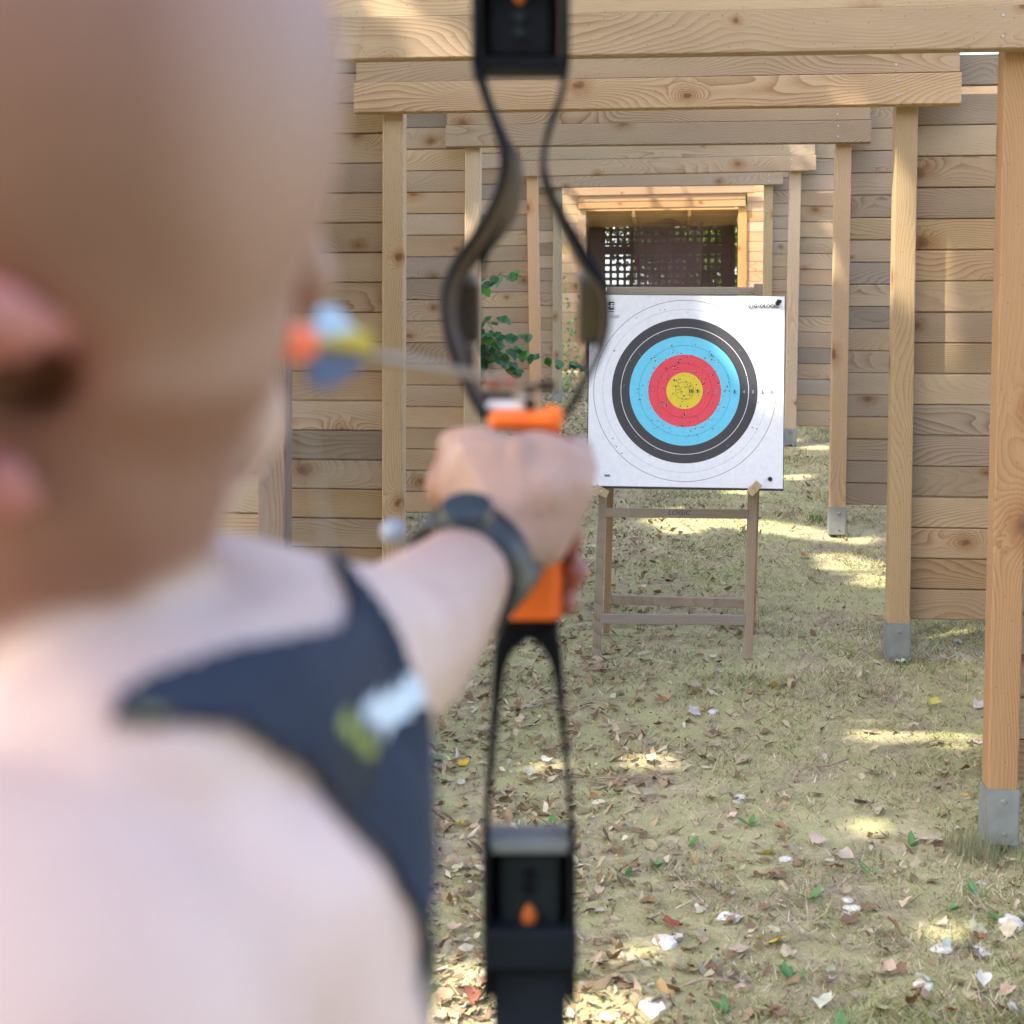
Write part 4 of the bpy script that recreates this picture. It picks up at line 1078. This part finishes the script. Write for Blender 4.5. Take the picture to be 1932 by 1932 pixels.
def fallen():
    rs = random.Random(21); shapes = []
    for k in range(9):
        v, f = leaf_shape(rs.uniform(.030, .050), rs.uniform(.036, .058), rs.uniform(.25, .9)*rs.choice((1, 1, 1, -.5)), jag=.4, rs=rs)
        v = [(a+rs.uniform(-.003, .003), b+rs.uniform(-.003, .003), c+rs.uniform(-.005, .006)) for a, b, c in v]
        me = pyd('fallen_leaf', [(a, b-.022, c) for a, b, c in v], f, True); me.materials.append(M['leaf']); shapes.append(me)
    kinds = ['brown']*46+['pale']*40+['white']*5+['yellow']*2+['orange']*4+['green']*4
    fixed = [(1845, 1337, 'white'), (1762, 1333, 'yellow'), (1450, 1613, 'yellow'), (1605, 1735, 'white'), (1393, 1740, 'white'), (1272, 1780, 'white'),
             (1690, 1765, 'orange'), (1580, 1645, 'orange'), (1470, 1782, 'yellow'), (1900, 1765, 'pale'), (1850, 1860, 'white'), (1742, 1860, 'white'), (1725, 1905, 'orange'),
             (1562, 1860, 'pale'), (1340, 1830, 'green'), (1240, 1900, 'white'), (1310, 1350, 'white'), (1000, 1465, 'white'), (1228, 1440, 'pale'), (1395, 1515, 'white'),
             (1540, 1600, 'pale'), (1640, 1460, 'pale'), (1825, 1460, 'orange'), (1660, 1530, 'pale'), (1220, 1248, 'white'), (1255, 1320, 'brown'), (1310, 1300, 'pale'),
             (1700, 1255, 'white'), (1810, 1215, 'white'), (1250, 1330, 'orange'), (1155, 1105, 'yellow'), (1150, 960, 'yellow'), (1590, 970, 'yellow'), (1830, 1410, 'pale'),
             (1520, 1055, 'orange'), (1525, 945, 'brown'), (1495, 960, 'pale'), (1640, 1385, 'pale'), (1845, 1805, 'white'), (1780, 1795, 'white'), (1030, 1440, 'white'), (1560, 1905, 'white')]
    n = 0
    def add(p, kind, sc):
        nonlocal n
        o = mo('fallen_leaf', rs.choice(shapes), None, None, p+Vector((0, 0, .012)), (rs.uniform(-.45, .45), rs.uniform(-.5, .5), rs.uniform(0, 6.28)), tuple(c*rs.uniform(.88, 1.08) for c in rs.choice(LC[kind])))
        o.scale = (sc*rs.uniform(.85, 1.3), sc, sc)
        tagp(o, LLAB[kind]+' '+zone(p), 'leaf', 'fallen leaves scattered over the lane'); n += 1
    for (u, v, k) in fixed: add(ground_at(u, v), k, rs.uniform(1.0, 1.35))
    while n < 300:
        v = 1040+(1932-1040)*math.sqrt(rs.random()); u = rs.uniform(800, 1932) if rs.random() < .75 else rs.gauss(900, 90)
        if u < 800 or u > 1935: continue
        p = ground_at(u, v); add(p, rs.choice(kinds), rs.uniform(.55, 1.15))
fallen()
def litter():
    """small leaf scraps and chips, thicker on the left of the lane"""
    N = 85000; y = 3.2+rng.random(N)**1.5*17; half = 3.4
    x = lane_x(y)+(rng.random(N)*2-1)*2.6
    left = np.clip(.62-(x-lane_x(y))*.6, 0, 1); blot = np.array([mnoise.noise(Vector((a*1.6, b*1.6, 5))) for a, b in zip(x, y)])
    keep = rng.random(N) < np.clip(.045+left**2.0*1.5+blot*.45, .03, 1)
    x, y = x[keep], y[keep]; n = len(x)
    z = gzv(x, y)+np.array([.02*mnoise.noise(Vector((a*.9, b*.9, 0))) for a, b in zip(x, y)])+.006
    s = .007+rng.random(n)**2.5*.034; a = rng.random(n)*6.28; tx = rng.normal(0, .45, n); ty = rng.normal(0, .45, n)
    base = np.array([[-.75, -.12, 0], [.05, -.42, 0], [.85, -.08, 0], [.2, .22, 0], [-.35, .38, 0]])
    V = np.zeros((n, 5, 3)); ca, sa = np.cos(a), np.sin(a)
    for k in range(5):
        bx = base[k, 0]*s*(.8+.5*rng.random(n)); by = base[k, 1]*s*(.3+1.0*rng.random(n))
        V[:, k, 0] = x+bx*ca-by*sa; V[:, k, 1] = y+bx*sa+by*ca; V[:, k, 2] = z+bx*tx+by*ty+rng.random(n)*.012
    pal = np.array([(.26, .17, .10), (.34, .25, .15), (.19, .13, .08), (.46, .38, .25), (.58, .52, .39), (.38, .28, .18), (.45, .30, .13)])
    c = pal[rng.choice(len(pal), n, p=[.2, .2, .1, .22, .11, .13, .04])]*(.8+.4*rng.random((n, 1)))
    me = np_mesh('leaf_litter', V.reshape(-1, 3), np.arange(n*5).reshape(-1, 5), np.repeat(c, 5, 0), 5)
    o = mo('leaf_litter', me, M['leaf_attr']); tagp(o, 'brown leaf scraps and chips strewn over the soil', 'leaf litter', None, 'stuff')
litter()
def grass():
    N = 560000
    y = 3.2+rng.random(N)**1.75*18; x = lane_x(y)+(rng.random(N)*2-1)*(2.1+.13*(y-3))
    gx, gy = np.arange(-6, 9, .12), np.arange(2, 24, .12)
    G = np.array([[mnoise.noise(Vector((a*1.4, b*1.4, 9)))+.6*mnoise.noise(Vector((a*4.2, b*4.2, 2))) for a in gx] for b in gy])
    G2 = np.array([[mnoise.noise(Vector((a*2.2, b*2.2, 31)))+.5*mnoise.noise(Vector((a*7, b*7, 12))) for a in gx] for b in gy])
    ix = np.clip(((x+6)/.12).astype(int), 0, len(gx)-1); iy = np.clip(((y-2)/.12).astype(int), 0, len(gy)-1)
    d = G[iy, ix]; d2 = G2[iy, ix]; left = np.clip(.38-(x-lane_x(y))*.6, 0, 1)
    keep = rng.random(N) < np.clip(.52+d*.75-left*.95, .03, 1); x, y, d2, d = x[keep], y[keep], d2[keep], d[keep]; n = len(x)
    z = gzv(x, y)+.02*G[iy, ix][keep]*0-.004
    z = z+np.interp(0, [0], [0])
    fz = np.array([[.02*mnoise.noise(Vector((a*.9, b*.9, 0)))+.008*mnoise.noise(Vector((a*4, b*4, 3))) for a in gx] for b in gy]); z = z+fz[iy[keep], ix[keep]]
    h = (.008+.026*rng.random(n)**1.6)*(1+.6*np.clip(d, 0, 1)); tall = rng.random(n) < .012; h[tall] *= 2.6
    a = rng.random(n)*6.28; w = (.0012+.0013*rng.random(n))*(1+.12*y); ln = h*(.5+1.6*rng.random(n)); b = rng.random(n)*6.28
    V = np.zeros((n, 3, 3)); dx, dy = np.cos(a)*w, np.sin(a)*w
    V[:, 0] = np.stack([x-dx, y-dy, z], 1); V[:, 1] = np.stack([x+dx, y+dy, z], 1); V[:, 2] = np.stack([x+np.cos(b)*ln, y+np.sin(b)*ln, z+h], 1)
    green = np.array([(.19, .24, .08), (.34, .37, .14), (.48, .48, .23)]); straw = np.array([(.58, .51, .36), (.72, .65, .49), (.34, .27, .18)])
    ps = np.clip(.46-d2*.75, .1, .88); st_ = rng.random(n) < ps
    c = np.where(st_[:, None], straw[rng.integers(0, 3, n)], green[rng.integers(0, 3, n)])*(.8+.4*rng.random((n, 1)))
    me = np_mesh('grass', V.reshape(-1, 3), np.arange(n*3).reshape(-1, 3), np.repeat(c, 3, 0), 3)
    o = mo('grass', me, M['grass']); tagp(o, 'short mossy grass and straw growing along the lane', 'grass', None, 'stuff')
grass()
def tuft(name, p, n, hmax, spread, seed, label, cols):
    r2 = np.random.default_rng(seed); V = []; C = []
    for i in range(n):
        a = r2.random()*6.28; rr = spread*r2.random()**.5; bx, by = p.x+rr*math.cos(a), p.y+rr*math.sin(a)
        h = hmax*(.4+.6*r2.random()); b = r2.random()*6.28; w = .0018; l = h*r2.random()*.8
        V += [(bx-w, by, p.z-.005), (bx+w, by, p.z-.005), (bx+math.cos(b)*l, by+math.sin(b)*l, p.z+h)]
        c = cols[r2.integers(0, len(cols))]; C += [c]*3
    me = np_mesh(name, V, np.arange(n*3).reshape(-1, 3), np.array(C), 3)
    o = mo(name, me, M['grass']); tagp(o, label, 'grass', 'grass tufts at the feet of the posts', None); return o
gc = [(.22, .26, .14), (.30, .32, .18), (.40, .36, .24)]
tuft('grass_tuft', ground_at(1835, 1612), 260, .11, .09, 1, 'thin grass tuft left of the nearest right post shoe', gc)
tuft('grass_tuft', ground_at(1900, 1625), 120, .06, .08, 2, 'short grass tuft in front of the nearest right post stub', gc)
tuft('grass_tuft', ground_at(1588, 1012), 70, .09, .08, 3, 'grass tuft at the foot of the third right post', gc)
tuft('grass_tuft', ground_at(1540, 985), 60, .10, .05, 4, 'small grass tuft left of the third right post', [(.18, .30, .10)])
tuft('grass_tuft', ground_at(1700, 1250), 60, .05, .06, 5, 'short grass tuft at the foot of the second right post', gc)
def twigs():
    rs = random.Random(4)
    fx = [((1690, 1262), (1697, 1290), (1685, 1315), (1672, 1335)), ((1000, 1342), (1060, 1330), (1120, 1330), (1170, 1330)), ((1080, 1480), (1150, 1475), (1240, 1470)),
          ((1580, 1290), (1620, 1300), (1640, 1312)), ((1470, 1300), (1500, 1290), (1525, 1262), (1540, 1240)), ((1330, 1320), (1350, 1290), (1348, 1265)),
          ((1420, 960), (1445, 952), (1475, 958)), ((1570, 1060), (1600, 1055)), ((1330, 1040), (1370, 1035)), ((1640, 1165), (1680, 1178)),
          ((1600, 1200), (1650, 1195)), ((1150, 1395), (1200, 1392)), ((1100, 1270), (1180, 1265), (1230, 1255)), ((1290, 1870), (1380, 1865)), ((1740, 1410), (1810, 1408)), ((1560, 1000), (1610, 990)), ((1600, 1440), (1560, 1455), (1520, 1450))]
    for pts in fx:
        w = [ground_at(u, v)+Vector((0, 0, .012+rs.random()*.01)) for u, v in pts]
        if len(w) == 2: w = [w[0], (w[0]+w[1])/2+Vector((rs.uniform(-.02, .02), rs.uniform(-.02, .02), .01)), w[1]]
        c = w[len(w)//2]; pp = spline([a-c for a in w], 5); r0 = rs.uniform(.003, .0055)
        o = mo('twig', tube_me('twig', pp, [r0*(1-.6*i/len(pp)) for i in range(len(pp))], 6), M['twig'], None, c)
        tagp(o, 'thin bent dry twig lying '+zone(c), 'twig', 'dry twigs on the lane')
twigs()
def weeds():
    rs = random.Random(17)
    v, f = leaf_shape(.022, .05, .3); me = pyd('blade', v, f, True); me.materials.append(M['leaf_live'])
    sp_ = [(1240, 1640), (1300, 1600), (1795, 1720), (1880, 1740), (1585, 1950), (1490, 1850), (1720, 1600), (1415, 1560), (1180, 1655), (1840, 1690), (1370, 1915), (1040, 1560), (1530, 1700), (1640, 1650)]
    for i, (u, v_) in enumerate(sp_):
        p = ground_at(u, v_); e = empty('ground_weed', p); tagp(e, 'small bright green broad-leaved weed '+zone(p), 'weed', 'small green weeds in the turf')
        for k in range(rs.randint(3, 6)):
            o = mo('blade', me, None, e, (0, 0, .004), (rs.uniform(.15, .7), 0, rs.uniform(0, 6.28)), rs.choice([(.14, .30, .10), (.18, .36, .14)])); o.scale = (rs.uniform(.7, 1.2),)*3
weeds()

def stones():
    rs = random.Random(77)
    for (u, v, sz) in ((1905, 1742, .035), (1852, 1800, .024), (1775, 1793, .026), (1742, 1862, .028), (1372, 1732, .03), (1255, 1781, .032), (1608, 1715, .022), (1395, 1512, .02), (1232, 1905, .034), (1320, 1712, .018), (1600, 1700, .018), (1890, 1545, .02), (1480, 1622, .018), (1345, 1345, .022)):
        p = ground_at(u, v); bm = bmesh.new(); bmesh.ops.create_icosphere(bm, subdivisions=2, radius=sz)
        k = rs.uniform(0, 50)
        for q_ in bm.verts:
            n_ = mnoise.noise(q_.co*32+Vector((k, 0, 0))); q_.co *= 1+.5*n_; q_.co.z *= .5; q_.co.x *= 1.2
        me = bpy.data.meshes.new('stone'); bm.to_mesh(me); bm.free()
        o = mo('stone', me, M['stone'], None, p+Vector((0, 0, sz*.12)), (0, 0, rs.uniform(0, 6)))
        tagp(o, 'small pale chalky stone half sunk in the turf '+zone(p), 'stone', 'pale stones in the turf')
M['stone'] = plain('chalky_stone', (.58, .55, .50), .9, 0, .2, 40, .3)
stones()
# ------------------------------------------------------------------ trees that shade the lane, and the growth behind the shelter
SPOTS = []  # crown gaps are shaped to let sun fall on these chosen points
def spot(u, v, D, r): SPOTS.append((P(u, v, D), r))
def gspot(u, v, r): SPOTS.append((ground_at(u, v), r))
for (u, v, r) in ((1260, 985, .11), (1310, 988, .14), (1370, 985, .12), (1430, 992, .12), (1480, 1000, .10), (1540, 1010, .10), (1620, 1070, .16), (1580, 1052, .10), (1290, 1000, .08), (1500, 900, .10), (1480, 830, .10), (1540, 845, .08),
                  (1660, 1095, .10), (1740, 1190, .08), (1800, 1185, .06), (870, 1890, .14), (850, 1860, .09), (1060, 1915, .12), (1110, 1925, .10), (1150, 1920, .08), (1660, 1385, .07), (1810, 1395, .07), (1640, 1560, .03),
                  (1200, 1800, .03), (1020, 1440, .05), (1230, 1435, .05), (1400, 930, .09), (1350, 905, .08), (1790, 1755, .03), (1600, 1350, .05), (1620, 1020, .08), (1250, 962, .06)): gspot(u, v, r)
spot(1679, 330, 6.4, .05); spot(1678, 420, 6.4, .07); spot(1678, 500, 6.4, .06); spot(1567, 500, 9.05, .03)
spot(765, 500, 6.7, .0); 
for v in (380, 420, 460, 500, 540, 580): spot(1420, v, 20.3, .30)
for u in (1130, 1200, 1270, 1340, 1400): spot(u, 376, 20.4, .16)
def leaf_cloud(name, centers, n, size, cols, seed, parent, carve=False):
    r2 = np.random.default_rng(seed); C = []
    w = np.array([c[1]**2*c[2] for c in centers]); w /= w.sum()
    idx = r2.choice(len(centers), n, p=w)
    ce = np.array([list(c[0])+[c[1], c[2]] for c in centers])[idx]
    d = r2.normal(size=(n, 3)); d /= np.linalg.norm(d, axis=1)[:, None]; rr = r2.random(n)**.45
    pos = ce[:, :3]+d*np.stack([ce[:, 3]*rr, ce[:, 3]*rr, ce[:, 4]*rr], 1)
    if carve:
        s = np.array(sdir); keep = np.ones(n, bool)
        for p, r in SPOTS:
            if r <= 0: continue
            q_ = pos-np.array(p); t = q_@s; dist = np.linalg.norm(q_-t[:, None]*s, axis=1); keep &= dist > r+size*.45
        pos = pos[keep]; n = len(pos)
    a = r2.random(n)*6.28; nrm = r2.normal(size=(n, 3))+np.array([0, 0, 1.0]); nrm /= np.linalg.norm(nrm, axis=1)[:, None]
    t1 = np.cross(nrm, np.stack([np.cos(a), np.sin(a), np.zeros(n)], 1)); t1 /= np.linalg.norm(t1, axis=1)[:, None]; t2 = np.cross(nrm, t1)
    sz = size*(.6+.7*r2.random(n))[:, None]
    V = np.stack([pos-t1*sz*.5, pos-t2*sz*.33+t1*sz*.05, pos+t1*sz*.55, pos+t2*sz*.33+t1*sz*.05], 1)
    c = np.array(cols)[r2.integers(0, len(cols), n)]*(.75+.5*r2.random((n, 1)))
    me = np_mesh(name, V.reshape(-1, 3), np.arange(n*4).reshape(-1, 4), np.repeat(c, 4, 0), 4)
    o = mo(name, me, M['foliage'], parent); return o
TC = [(.07, .12, .03), (.09, .15, .04), (.12, .18, .05), (.06, .10, .03)]
def tree(x, y, h, centers, n, size, seed, label, carve=True, cols=TC, group='trees around the lane'):
    z = gz(x, y); e = empty('broadleaf_tree', (x, y, z)); tagp(e, label, 'tree', group); rs = random.Random(seed)
    inv = e.location
    top = Vector((0, 0, h*.8))
    mo('trunk', tube_me('trunk', spline([(0, 0, -.2), (rs.uniform(-.1, .1), rs.uniform(-.1, .1), h*.35), top], 6), [.20*(1-.045*i) for i in range(13)], 12), M['bark'], e)
    for c in centers[:7]:
        q1 = Vector(c[0])-inv; b0 = Vector((0, 0, h*rs.uniform(.3, .7)))
        mo('limb', tube_me('limb', spline([b0, (b0+q1)/2+Vector((0, 0, .3)), q1], 5), [.07*(1-.08*i) for i in range(11)], 7), M['bark'], e)
    cs = [(tuple(Vector(c[0])-inv), c[1], c[2]) for c in centers]
    global SPOTS
    old = SPOTS; SPOTS = [(p-inv, r) for p, r in old]; leaf_cloud('crown', cs, n, size, cols, seed, e, carve); SPOTS = old
    return e
# crown positions: up-sun of the lane, so their shade falls on it
def shade_center(gx_, gy_, H):
    g = gz(gx_, gy_); k = (H-g)/sdir.z
    return Vector((gx_+sdir.x*k, gy_+sdir.y*k, H))
rs = random.Random(2)
tid = 0
labs = ['tall broadleaf tree left of the lane, its crown over the archer', 'tall broadleaf tree left of the lane beside the second frame', 'tall broadleaf tree left of the lane beside the third frame',
        'tall broadleaf tree left of the lane beside the fourth frame', 'tall broadleaf tree left of the shelter']
for y0, lab in zip((1.0, 5.6, 10.2, 14.8, 19.4), labs):
    cs = []
    for k in range(9):
        gx_ = lane_x(max(y0, 3))+rs.uniform(-3.2, 3.2); gy_ = y0+rs.uniform(-2.6, 2.6)
        c = shade_center(gx_, gy_, rs.uniform(7.5, 10.5)); cs.append((c, rs.uniform(1.7, 2.4), rs.uniform(.8, 1.2)))
    cx_ = sum((c[0] for c in cs), Vector())/len(cs)
    tree(cx_.x-1.5, cx_.y-.3, 9, cs, (110000 if y0 < 6 else 75000), .17, 100+tid, lab); tid += 1
# growth beyond the shelter
for i, (x, y, lab) in enumerate(((1.2, 27, 'sunlit green tree behind the left half of the lattice'), (3.6, 28.5, 'sunlit green tree behind the right half of the lattice'), (6.0, 27.5, 'sunlit green tree just right of the shelter'), (-1.6, 28.5, 'sunlit green tree just left of the shelter'))):
    z = gz(x, y); cs = [(Vector((x+rs.uniform(-1.2, 1.2), y+rs.uniform(-1, 1), z+rs.uniform(.5, 5))), rs.uniform(.6, 1.2), rs.uniform(.5, 1.0)) for _ in range(12)]
    tree(x, y, 5, cs, 14000, .15, 200+i, lab, False, [(.14, .22, .05), (.20, .28, .07), (.09, .15, .04)], 'trees behind the shelter')

# unseen trees behind and right of the camera, added to darken surfaces facing it
rs = random.Random(31)
for i, (x, y, h, lab) in enumerate(((-3.5, -6.5, 6.5, 'unseen dense tree added for shade behind the archer on the left'), (.5, -7.5, 7, 'unseen dense tree added for shade straight behind the archer'), (4.5, -6.5, 6.5, 'unseen dense tree added for shade behind the archer on the right'), (8.5, -3, 6, 'unseen dense tree added for shade right of the shooting line'))):
    z = gz(x, y); cs = [(Vector((x+rs.uniform(-2, 2), y+rs.uniform(-.8, .8), z+rs.uniform(.6, h))), rs.uniform(1.1, 1.6), rs.uniform(.7, 1.2)) for _ in range(14)]
    tree(x, y, h, cs, 11000, .2, 300+i, lab, True, TC, 'unseen trees added for shade behind the shooting line')
